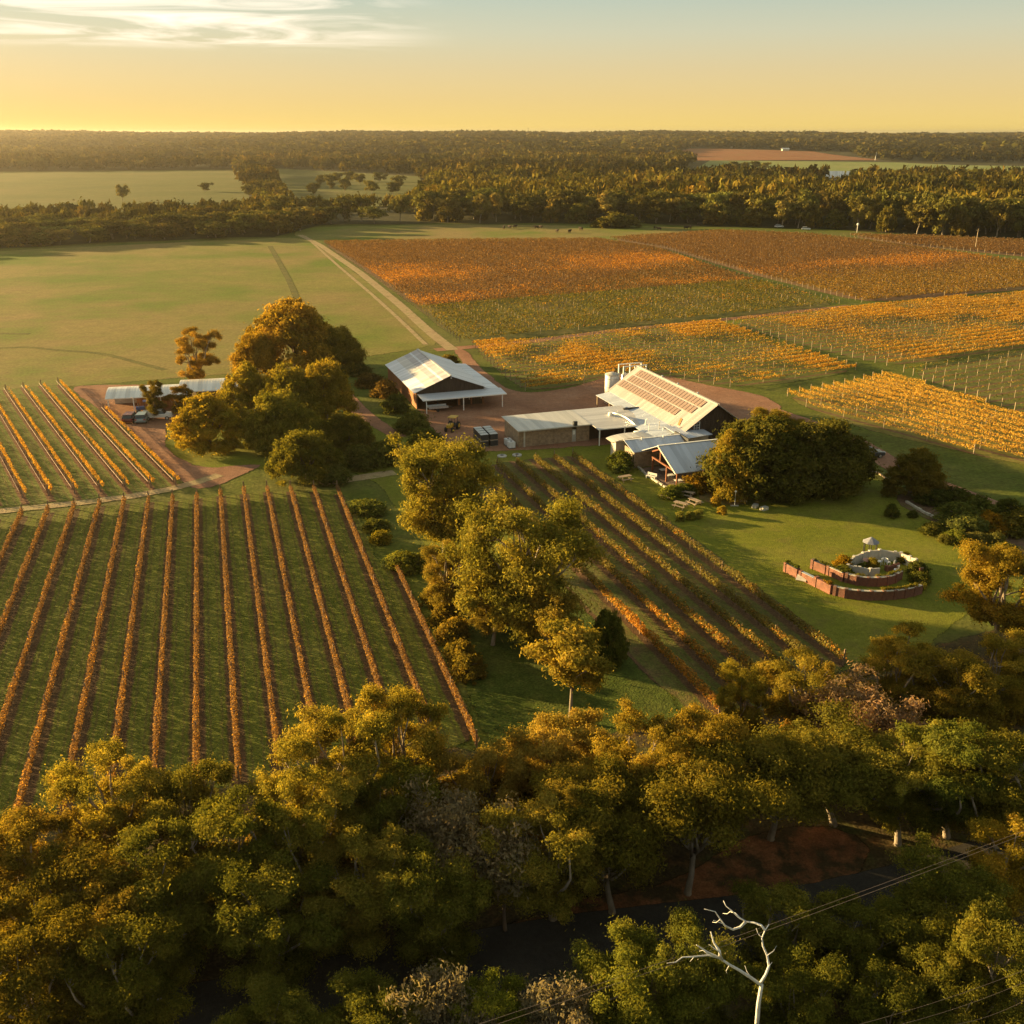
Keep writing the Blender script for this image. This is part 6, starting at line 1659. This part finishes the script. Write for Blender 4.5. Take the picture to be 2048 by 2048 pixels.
trees = [
 # label, kind list, index, px, py(top), height, radius, tint
 ('tall gum between the striped field and vineyard, left of the pair', BIGGUM, 0, 882, 878, 14.6, 5.2, (1.12, 1.12, .85), 'gum_tree'),
 ('largest gum with spreading golden crown in the middle of the picture', BIGGUM, 1, 1041, 992, 14.4, 6.4, (1.08, 1.1, .85), 'gum_tree'),
 ('leafy gum tucked between the two big middle gums', GUM, 0, 880, 1075, 8.5, 3.0, (1.2, 1.05, .85), 'gum_tree'),
 ('small low-crowned gum at the foot of the largest middle gum', GUM, 2, 985, 1165, 6.5, 3.0, (1.15, 1.0, .85), 'gum_tree'),
 ('slender gum sapling right of the largest middle gum', SLIM, 0, 1115, 1178, 7.6, 2.3, (1.25, 1.08, .8), 'gum_tree'),
 ('pale-trunked young gum standing alone above the golden wattle', SLIM, 1, 1145, 1262, 8.2, 2.9, (1.25, 1.1, .85), 'gum_tree'),
 ('dark round tree on a bare stem beside the orange vine row', DOME, 0, 1216, 1222, 5.2, 2.1, (.62, .75, .7), 'round_tree'),
 ('broad spreading fig behind the curved-roof sheds', DOME, 1, 585, 606, 13.0, 10.0, (1.92, 1.44, 0.90), 'fig_tree'),
 ('lower left arm tree beside the broad spreading fig', DOME, 2, 505, 665, 9.0, 4.8, (1.92, 1.44, 0.90), 'fig_tree'),
 ('dark right shoulder tree beside the broad spreading fig', DOME, 0, 672, 655, 9.0, 5.2, (1.41, 1.25, 0.85), 'fig_tree'),
 ('tall thin-topped gum behind the machinery shed roof', GUM, 3, 382, 658, 11.5, 4.2, (1.35, 1.0, .8), 'gum_tree'),
 ('small dark tree before the machinery shed roof', GUMD, 0, 295, 758, 7.0, 2.0, (1.0, .9, .8), 'gum_tree'),
 ('brownish small tree between the two curved roofs', GUMD, 1, 362, 768, 6.0, 2.4, (1.2, .9, .8), 'gum_tree'),
 ('bright yellow-green bushy tree beside the gravel bend', DOMEB, 0, 405, 792, 8.4, 6.3, (1.73, 1.50, 0.70), 'bushy_tree'),
 ('tall bushy tree right of the store shed', DOMEB, 1, 492, 728, 9.5, 4.5, (1.47, 1.35, 0.80), 'bushy_tree'),
 ('bushy olive tree in the middle of the shed grove', DOME, 1, 575, 735, 9.5, 5.2, (1.47, 1.38, 0.90), 'bushy_tree'),
 ('pale-topped tree at the right of the shed grove', DOME, 2, 645, 722, 10.0, 4.9, (1.60, 1.38, 0.90), 'bushy_tree'),
 ('dark wide tree at the front of the shed grove', DOME, 0, 550, 786, 9.0, 6.1, (1.22, 1.25, 0.90), 'bushy_tree'),
 ('smooth round dark tree at the gravel path end', DOME, 2, 607, 862, 7.0, 4.5, (1.02, 1.06, 0.80), 'round_tree'),
 ('dark sprawling tree right of the smooth round tree', DOME, 1, 690, 830, 5.5, 4.3, (0.90, 0.90, 0.75), 'bushy_tree'),
 ('golden-edged left part of the big dark fig by the restaurant', DOMEB, 1, 1468, 862, 8.6, 4.4, (1.25, 1.1, .7), 'fig_tree'),
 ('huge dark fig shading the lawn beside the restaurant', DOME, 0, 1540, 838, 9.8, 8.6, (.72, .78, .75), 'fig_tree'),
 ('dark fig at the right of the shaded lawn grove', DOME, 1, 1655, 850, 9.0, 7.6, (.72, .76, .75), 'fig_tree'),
 ('golden-topped tree peeping over the big dark fig', GUM, 1, 1560, 818, 8.0, 4.2, (1.3, 1.1, .75), 'gum_tree'),
 ('round olive tree standing by the drive at right', DOMEB, 0, 1842, 902, 6.2, 4.6, (.85, .78, .6), 'round_tree'),
 # belt along the road, back row left to right
 ('lit gum at the bottom end of the striped field, far left group', GUM, 0, 205, 1482, 9.7, 3.6, (1.2, 1.08, .8), 'gum_tree'),
 ('rusty-brown gum at the left edge of the roadside belt', GUM, 1, 50, 1640, 9.2, 3.7, (1.1, .88, .65), 'gum_tree'),
 ('dark gum behind the lit far-left gum', GUMD, 0, 335, 1545, 9.2, 3.1, (1.0, .95, .8), 'gum_tree'),
 ('dense dark-fronted gum left of centre in the belt', GUMD, 1, 460, 1590, 9.9, 3.4, (.95, 1.0, .8), 'gum_tree'),
 ('flat-topped gum catching sun left of centre in the belt', GUM, 2, 560, 1560, 9.7, 3.4, (1.1, 1.05, .8), 'gum_tree'),
 ('tall gum overlapping the striped rows, left of the twin', GUM, 3, 640, 1402, 11.5, 4.0, (1.15, 1.05, .8), 'gum_tree'),
 ('tall gum overlapping the striped rows, right of the twin', GUM, 1, 805, 1378, 11.0, 3.3, (1.2, 1.05, .75), 'gum_tree'),
 ('gold-crowned wattle at the lower end of the grass triangle', WAT, 0, 1105, 1420, 7.4, 4.1, (1.1, 1.0, .8), 'wattle_tree'),
 ('golden wattle left of the grass triangle tip', WAT, 1, 980, 1495, 7.4, 3.6, (1.05, .98, .8), 'wattle_tree'),
 ('olive gum right of the golden wattles', GUM, 1, 1215, 1530, 8.7, 3.6, (1.15, .98, .75), 'gum_tree'),
 ('sunlit belt gum below the end of the orange row', GUM, 2, 1320, 1455, 9.7, 3.4, (1.2, 1.0, .7), 'gum_tree'),
 ('sunlit belt gum right of the end of the orange row', GUM, 1, 1440, 1440, 9.7, 3.4, (1.2, .95, .65), 'gum_tree'),
 ('young conical gum at the corner of the vineyard', GUMD, 2, 1497, 1332, 6.4, 2.1, (1.5, 1.3, .9), 'gum_tree'),
 ('wide gum at the bottom corner of the lawn', GUM, 0, 1620, 1300, 7.6, 3.6, (1.2, 1.02, .75), 'gum_tree'),
 ('bare pinkish-grey tree beside the lawn corner, left one', WISP, 0, 1690, 1370, 6.4, 3.0, (1.2, .95, .85), 'bare_tree'),
 ('bare pinkish-grey tree beside the lawn corner, right one', WISP, 1, 1770, 1400, 6.4, 3.1, (1.25, .95, .85), 'bare_tree'),
 ('gold-topped gum below the spiral garden', GUM, 3, 1800, 1270, 8.0, 3.3, (1.2, 1.0, .7), 'gum_tree'),
 ('dark-sided gum below the spiral garden toward the right', GUMD, 0, 1900, 1300, 8.0, 3.6, (1.15, .95, .75), 'gum_tree'),
 ('gum at the lower right of the lawn near the edge', GUM, 1, 1985, 1262, 8.0, 3.4, (1.15, .98, .7), 'gum_tree'),
 ('bright golden gum cut by the right edge of the picture', GUM, 1, 2040, 1092, 11.5, 4.6, (1.35, 1.1, .65), 'gum_tree'),
 ('olive gum with pale blossom clumps at right', GUM, 2, 1830, 1490, 8.0, 3.4, (1.05, 1.05, .85), 'gum_tree'),
 ('dark green gum behind the pale blossom gum', GUMD, 1, 1935, 1455, 8.8, 3.9, (.85, 1.0, .9), 'gum_tree'),
 ('dark gum in the middle of the right-hand belt', HIGH, 0, 1565, 1475, 8.2, 4.0, (1.0, .9, .75), 'gum_tree'),
 ('dark gum overhanging the red verge', HIGH, 1, 1690, 1485, 6.8, 4.3, (.95, .92, .8), 'gum_tree'),
 ('bright gold rounded gum at the lower right edge', GUM, 0, 2015, 1632, 7.2, 3.0, (1.4, 1.1, .65), 'gum_tree'),
 ('dark gum below the bright gold rounded gum', GUMD, 2, 1930, 1730, 7.2, 3.4, (.9, .95, .8), 'gum_tree'),
 ('dark gum hiding the road at the right picture edge', GUMD, 1, 2035, 1480, 8.5, 4.2, (1.0, .95, .75), 'gum_tree'),
 # belt, front row
 ('shadowed gum low in the left corner of the belt', GUMD, 2, 90, 1760, 8.3, 3.8, (1.0, .85, .65), 'gum_tree'),
 ('rust-tinged gum in the lower left of the belt', GUM, 1, 215, 1720, 8.3, 3.4, (1.08, .86, .6), 'gum_tree'),
 ('dark broad gum in the lower left of the belt', GUMD, 0, 345, 1700, 8.7, 3.8, (.9, .92, .75), 'gum_tree'),
 ('dark gum beside the road at lower left', GUMD, 1, 500, 1740, 8.7, 3.4, (.85, .9, .75), 'gum_tree'),
 ('greyish gum beside the road left of centre', GUM, 1, 690, 1650, 8.7, 3.4, (.95, .88, .75), 'gum_tree'),
 ('dense dark tree under the right twin gum', GUMD, 2, 775, 1560, 8.3, 3.1, (.9, .95, .8), 'gum_tree'),
 ('grey thin-leaved tree in the centre of the belt, left one', WISP, 0, 895, 1610, 7.8, 2.9, (.95, .9, .85), 'bare_tree'),
 ('grey thin-leaved tree in the centre of the belt, right one', WISP, 1, 1010, 1650, 7.8, 2.8, (.95, .9, .85), 'bare_tree'),
 ('dark gum beside the road left of the red verge', GUMD, 0, 860, 1690, 8.3, 3.3, (.85, .88, .75), 'gum_tree'),
 ('olive gum in the centre of the belt beside the wattles', GUM, 3, 1110, 1590, 9.2, 3.6, (1.0, .92, .75), 'gum_tree'),
 ('shaded gum whose trunk stands on the verge, left one', HIGH, 0, 1235, 1590, 8.8, 3.6, (.95, .88, .7), 'gum_tree'),
 ('shaded gum whose trunk stands on the verge, right one', HIGH, 1, 1395, 1545, 9.2, 3.8, (1.0, .9, .7), 'gum_tree'),
 ('dark gum at the bottom left of the roadside belt', GUMD, 1, 260, 1850, 8.5, 3.2, (.85, .85, .65), 'gum_tree'),
 ('dark gum at the far bottom left corner', GUMD, 2, 50, 1880, 8.5, 3.4, (.95, .82, .6), 'gum_tree'),
 # this side of the road
 ('grey-green tree at the bottom edge left of the road', GUMD, 0, 500, 1985, 6.6, 2.6, (.9, .95, .85), 'gum_tree'),
 ('low dull green tree at the bottom edge near the left end of the road', GUMD, 2, 690, 2005, 6.6, 2.8, (.9, .95, .8), 'gum_tree'),
 ('small grey-green tree at the bottom edge left of the grey thin tree', GUMD, 1, 790, 1985, 6.4, 2.3, (.95, 1.0, .9), 'gum_tree'),
 ('grey thin tree at the bottom edge below the road', WISP, 0, 880, 1965, 6.6, 2.2, (.85, .85, .85), 'bare_tree'),
 ('bright green small tree at the bottom edge', GUMD, 1, 985, 1955, 6.6, 2.1, (1.1, 1.25, .8), 'gum_tree'),
 ('grey wispy tree at the bottom edge left of the dead tree', WISP, 1, 1120, 1990, 6.6, 2.1, (.9, .9, .9), 'bare_tree'),
 ('round green tree beside the road left of the dead tree', GUMD, 2, 1225, 1895, 7.6, 3.0, (1.0, 1.1, .9), 'gum_tree'),
 ('dark green tree behind the dead white tree', GUMD, 0, 1400, 1840, 8.1, 2.7, (.85, .95, .85), 'gum_tree'),
 ('dull green tree right of the dead white tree', GUMD, 1, 1590, 1805, 6.8, 3.0, (.9, .92, .8), 'gum_tree'),
 ('dark tree under the black power cable', GUMD, 2, 1730, 1830, 6.4, 2.8, (.85, .9, .75), 'gum_tree'),
 ('dark tree low at the right below the cable', GUMD, 0, 1860, 1820, 6.8, 3.1, (.95, .95, .7), 'gum_tree'),
 ('dark tree at the bottom right corner', GUMD, 1, 2010, 1860, 8.1, 3.0, (.95, .95, .75), 'gum_tree'),
 ('shadowed tree at the bottom edge right of the dead tree', GUMD, 2, 1620, 1960, 7.1, 2.7, (.8, .85, .7), 'gum_tree'),
 ('shadowed tree at the bottom edge under the wires', GUMD, 1, 1800, 1970, 7.1, 2.7, (.8, .85, .7), 'gum_tree'),
 ('shadowed tree in the bottom right corner under the wires', GUMD, 0, 1970, 1990, 7.1, 2.7, (.85, .85, .7), 'gum_tree'),
]
TREEPOS = []
for i, (lab, lst, k, a_, b_, h, r_, tint, nm) in enumerate(trees):
    X, Y = T(a_, b_, h)
    TREEPOS.append((X, Y, h, lab))
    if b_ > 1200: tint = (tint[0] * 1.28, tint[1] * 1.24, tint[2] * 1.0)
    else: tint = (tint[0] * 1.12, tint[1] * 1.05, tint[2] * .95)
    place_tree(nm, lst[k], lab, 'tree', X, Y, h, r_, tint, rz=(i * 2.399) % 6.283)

# shrubs near buildings and garden
shrubs = [
 ('shrub left of the white barn wall, topmost', 740, 748, 2.6, 2.8, (1.1, .8, .9)), ('purple-brown shrub by the rear corner of the white barn', 770, 762, 3.2, 2.6, (1.3, .85, 1.0)),
 ('round dark shrub halfway along the barn wall', 790, 795, 2.8, 2.6, (.85, .95, .85)), ('round shrub near the veranda corner of the white barn', 820, 830, 3.0, 2.8, (.9, 1.0, .85)),
 ('shrub in front of the veranda corner, lower one', 850, 860, 3.0, 2.6, (.9, 1.0, .8)), ('wide shrub left of the tall middle gum top', 775, 885, 3.4, 3.4, (.9, .95, .8)),
 ('dark shrub between red path and tall middle gum', 720, 900, 3.0, 3.0, (.8, .85, .8)), ('low shrub right of the smooth round tree', 665, 935, 2.4, 2.6, (.75, .85, .8)),
 ('dark shrub on the paddock fence line near the fig', 716, 728, 2.4, 2.4, (.8, .8, .8)), ('shrub beside the left wall of the restaurant', 1243, 905, 2.6, 1.9, (.8, .95, .8)),
 ('orange-topped bush below the restaurant eave', 1400, 952, 2.2, 2.2, (1.5, 1.0, .5)), ('green bush at the veranda garden corner', 1345, 975, 1.5, 1.6, (.9, 1.1, .8)),
 ('dark bush left of the orange-topped bush', 1372, 968, 1.6, 1.5, (.8, .95, .8)), ('bush behind the white barn by the dirt track', 895, 712, 2.4, 2.2, (1.3, 1.0, .8)),
 ('dark bush at the left of the shrub garden', 1785, 1012, 1.6, 1.0, (.8, .9, .8)), ('dark shrub under the round olive tree', 1872, 982, 2.0, 2.2, (.6, .7, .7)),
 ('dark shrub along the drive in the shrub garden', 1912, 978, 2.2, 2.6, (.65, .72, .7)), ('big grey-green shrub in the shrub garden', 1925, 1010, 2.8, 2.8, (1.0, 1.15, 1.1)),
 ('tall dark shrub by the drive edge', 1960, 1000, 3.0, 2.4, (.8, .95, .9)), ('silver-green shrub in the lower garden', 1940, 1038, 2.2, 2.2, (.95, 1.1, 1.2)),
 ('golden shrub at the right of the shrub garden', 1985, 1028, 2.4, 2.2, (2.2, 1.3, .5)), ('dark round shrub beside the drive at the right edge', 2016, 1002, 2.2, 1.9, (.75, .85, .7)),
 ('olive shrub at the right picture edge', 2040, 1030, 2.6, 2.4, (1.1, 1.0, .8)), ('small dark round bush on the lawn side of the garden', 1863, 1048, 1.3, 1.4, (.8, .85, .75)),
 ('bright green bush in the lower shrub garden', 1912, 1062, 1.5, 1.4, (1.2, 1.35, .9)), ('low grey bush in the lower shrub garden, left', 1962, 1068, 1.3, 1.5, (1.4, 1.3, 1.5)),
 ('low grey bush in the lower shrub garden, right', 1995, 1070, 1.3, 1.3, (1.3, 1.3, 1.4)), ('dark low bush at the tip of the garden', 1895, 1072, 1.0, .9, (.8, .8, .7)),
 ('low dark bush at the right end of the garden', 2010, 1090, 1.6, 1.8, (.85, .9, .8)), ('lone bush on the lawn near the shrub garden', 1828, 1022, .9, .7, (.8, .9, .8)),
 ('golden bush at the left of the spiral garden ring', 1688, 1116, 1.5, 1.2, (2.0, 1.3, .45)), ('green bush below the golden spiral bush', 1692, 1134, 1.2, 1.1, (1.0, 1.1, .8)),
 ('dark bush right of the spiral garden walls', 1838, 1124, 1.6, 1.1, (.8, .9, .8)), ('green low bush at the right end of the spiral', 1842, 1148, 1.1, 1.1, (1.0, 1.05, .8)),
 ('olive bush on the lawn at the right near the gold gum', 1993, 1112, 1.8, 1.6, (1.3, 1.2, .9)), ('small bush inside the white ring', 1748, 1118, 1.3, .7, (1.2, 1.1, .7)),
 ('wispy bush at the back of the white ring', 1812, 1106, 1.3, .8, (1.2, 1.1, .7)),
 ('hedge bush beside the striped field, first from the top', 872, 1175, 2.0, 1.6, (1.4, 1.15, .8)), ('hedge bush beside the striped field, second from the top', 893, 1212, 2.0, 1.7, (1.4, 1.1, .75)),
 ('hedge bush beside the striped field, third from the top', 908, 1245, 2.0, 1.6, (1.4, 1.1, .75)), ('hedge bush beside the striped field, fourth from the top', 922, 1285, 2.2, 1.6, (1.4, 1.1, .75)),
 ('hedge bush beside the striped field, lowest', 932, 1318, 2.0, 1.6, (1.4, 1.1, .75)), ('yellow-green bush at the top of the grass triangle', 762, 1066, 1.4, 1.4, (1.7, 1.5, .7)),
 ('dark bush near the top end of the striped rows', 735, 1002, 1.8, 2.2, (.8, .95, .8)), ('dull bush right of the dark bush above the striped rows', 752, 1040, 1.4, 1.6, (.9, 1.0, .8)),
 ('leafy bush below the tall left middle gum', 815, 1110, 2.0, 2.2, (1.1, 1.15, .8)),
]
for i, (lab, a_, b_, h, r_, tint) in enumerate(shrubs):
    X, Y = T(a_, b_, h * .9)
    place_tree('shrub', SHRUB[i % 4], lab, 'shrub', X, Y, h, r_, tint)
for i, (a_, b_, lab) in enumerate(((1360, 1042, 'small clipped bush on the lawn, left of three'), (1380, 1039, 'small clipped bush on the lawn, middle of three'), (1395, 1036, 'small clipped bush on the lawn, right of three'), (1444, 1029, 'small golden bush on the lawn right of the tables'), (1431, 1012, 'small orange bush above the golden lawn bush'), (1250, 948, 'potted bush behind the lone picnic table, right one'), (1231, 946, 'potted bush behind the lone picnic table, left one'))):
    X, Y = G(a_, b_)
    place_tree('small_bush', TINY[i % 2], lab, 'bush', X, Y, 1.2, .72, (1.2, 1.2, .9) if i < 3 else ((1.8, 1.3, .6) if i < 5 else (.7, .9, .8)))
# undergrowth under the roadside belt
rg = np.random.default_rng(77)
n_u = 0
for i in range(420):
    X = rg.uniform(-36, 42)
    road = 44.5 + 0.22 * (X + 2) if X < 14 else 48.2 + 0.55 * (X - 14)
    back = 60 + 0.42 * X if X < 10 else 64 + .35 * (X - 10)
    Y = rg.uniform(road + 5.5, back)
    if X > 8 and X < 26 and Y < road + 9: continue
    if n_u >= 130: break
    n_u += 1
    s_ = rg.uniform(.7, 1.5)
    place_tree('undergrowth_shrub', SHRUB[n_u % 4], 'low undergrowth shrub beneath the roadside gum trees', 'shrub', X, Y, 1.9 * s_, 1.6 * s_, (1.2 + .5 * rg.random(), .95 + .2 * rg.random(), .7), 'undergrowth below the roadside trees', tv=.2)

# ------------------------------------------------------------------ dead white tree
def s3(cx, cy, Y):
    """a point of the dead tree seen in the photograph, at distance Y"""
    x_, y_ = 1200 + .43892 * cx, 1200 + .43892 * cy
    v = (1024 - y_) / FOC; fy = math.cos(PITCH) + v * math.sin(PITCH); fz = -math.sin(PITCH) + v * math.cos(PITCH)
    t_ = Y / fy
    return Vector(((x_ - 1024) / FOC * t_, Y, CAM_H + fz * t_))
YD = 31.0
base = s3(735, 1757, YD)
t = thing('dead_tree', 'bare white dead tree beside the road at the bottom right', 'tree', (base.x, base.y, 0))
def dl(pts, ra, rb, name, dep=(0, 0)):
    P = [s3(p[0], p[1], YD + dep[0] + (dep[1] - dep[0]) * i / max(1, len(pts) - 1)) - Vector((base.x, base.y, 0)) for i, p in enumerate(pts)]
    MB().tube(P, list(np.linspace(ra, rb, len(P))), 8).build(name, M_DEADWOOD, t, True)
P0 = [Vector((-.25, 0, -.3)), Vector((-.2, 0, 2.0)), Vector((-.12, .05, base.z * .5)), s3(715, 1932, YD) - Vector((base.x, base.y, 0)), s3(722, 1840, YD) - Vector((base.x, base.y, 0)), s3(736, 1752, YD) - Vector((base.x, base.y, 0))]
P0.sort(key=lambda q: q.z)
MB().tube(P0, list(np.linspace(.12, .08, len(P0))), 10).build('trunk', M_DEADWOOD, t, True)
dl([(736, 1757), (690, 1722), (640, 1690), (590, 1662), (545, 1632), (495, 1618), (430, 1625), (375, 1628), (345, 1650), (305, 1655)], .07, .012, 'limb', (0, -1.2))
dl([(545, 1632), (490, 1605), (440, 1572)], .06, .02, 'branch', (-.6, -1.0))
dl([(548, 1635), (545, 1600), (518, 1560), (505, 1512)], .07, .02, 'branch', (-.6, -.2))
dl([(560, 1640), (540, 1600), (497, 1570)], .035, .012, 'branch', (-.6, -.8))
dl([(732, 1745), (755, 1708), (770, 1668), (762, 1620), (742, 1575), (738, 1540), (752, 1505), (770, 1478)], .065, .018, 'limb', (0, .8))
dl([(752, 1505), (735, 1482), (700, 1470), (665, 1465), (630, 1445), (600, 1415), (575, 1395), (562, 1370)], .05, .012, 'limb', (.7, 1.6))
dl([(665, 1465), (640, 1490), (605, 1502), (570, 1485), (548, 1455), (525, 1420), (475, 1408)], .06, .012, 'branch', (1.2, .6))
dl([(600, 1502), (560, 1475), (518, 1460)], .03, .010, 'branch', (1.0, .4))
dl([(640, 1452), (615, 1425), (590, 1420)], .03, .01, 'branch', (1.3, 1.8))
for tw in ([(495, 1618), (470, 1596), (452, 1600)], [(430, 1625), (410, 1648)], [(690, 1722), (668, 1690), (660, 1665)], [(762, 1620), (790, 1600), (805, 1575)], [(738, 1540), (720, 1520), (712, 1495)], [(600, 1415), (580, 1430), (560, 1428)], [(548, 1455), (530, 1470), (512, 1468)], [(770, 1668), (785, 1650)], [(590, 1662), (575, 1690), (580, 1705)]):
    dl(tw, .018, .006, 'twig', (0, .4))
a = T(0, 1950, 6.0)
t = thing('dead_branch_tree', 'bare pale dead limb at the lower left picture edge', 'tree', (a[0] - .6, a[1], 0))
MB().tube([(-1.2, 0, -.2), (-.9, 0, 3.0), (-.4, 0, 5.0), (.3, 0, 5.7), (1.1, .1, 6.6)], [.14, .11, .08, .05, .02], 7).build('trunk', M_DEADWOOD, t, True)
MB().tube([(-.4, 0, 5.0), (-.9, .1, 6.1)], [.06, .02], 6).build('branch', M_DEADWOOD, t, True)

# ------------------------------------------------------------------ power lines
def cable(label, p, q, z, r_, sag=.5, name='power_cable'):
    a_ = Vector((*G(*p, z), z)); b_ = Vector((*G(*q, z), z))
    d = (b_ - a_)
    a2 = a_ - d * .35; b2 = b_ + d * .35
    pts = [a2.lerp(b2, i / 16) + Vector((0, 0, sag * ((i / 8 - 1) ** 2 - .25))) for i in range(17)]
    me = MB().tube(pts, r_, 5).build(name, M_DARK if r_ < .0001 else plain('cable_sheath', (.16, .12, .10), .5), None)
    return tag(me, label, 'cable'), a2, b2
_, e1, e2 = cable('thick bundled cable crossing above the red verge, lower strand', (1030, 2038), (1950, 1708), 7.6, .009)
_, _, _ = cable('thick bundled cable crossing above the red verge, upper strand', (1030, 2026), (1950, 1700), 7.7, .008)
_, f1, f2 = cable('thin wire in the bottom right corner, upper of three', (1727, 2048), (2048, 1942), 8.2, .006)
_, _, _ = cable('thin wire in the bottom right corner, middle of three', (1810, 2048), (2048, 1966), 8.2, .006)
_, _, _ = cable('thin wire in the bottom right corner, lowest of three', (1924, 2048), (2048, 2003), 8.2, .006)

# ------------------------------------------------------------------ evening haze
hz = MB().box(-13000, 13000, -500, 13000, -1.0, 66.0).build('haze', None)
m = bpy.data.materials.new('evening_haze'); m.use_nodes = True
n, l = m.node_tree.nodes, m.node_tree.links
n.remove(n['Principled BSDF'])
pv = n.new('ShaderNodeVolumePrincipled')
pv.inputs['Color'].default_value = (1.0, .90, .74, 1)
pv.inputs['Density'].default_value = 0.00008
pv.inputs['Anisotropy'].default_value = 0.8
l.new(pv.outputs[0], n['Material Output'].inputs['Volume'])
hz.data.materials.append(m)
hz['kind'] = 'stuff'
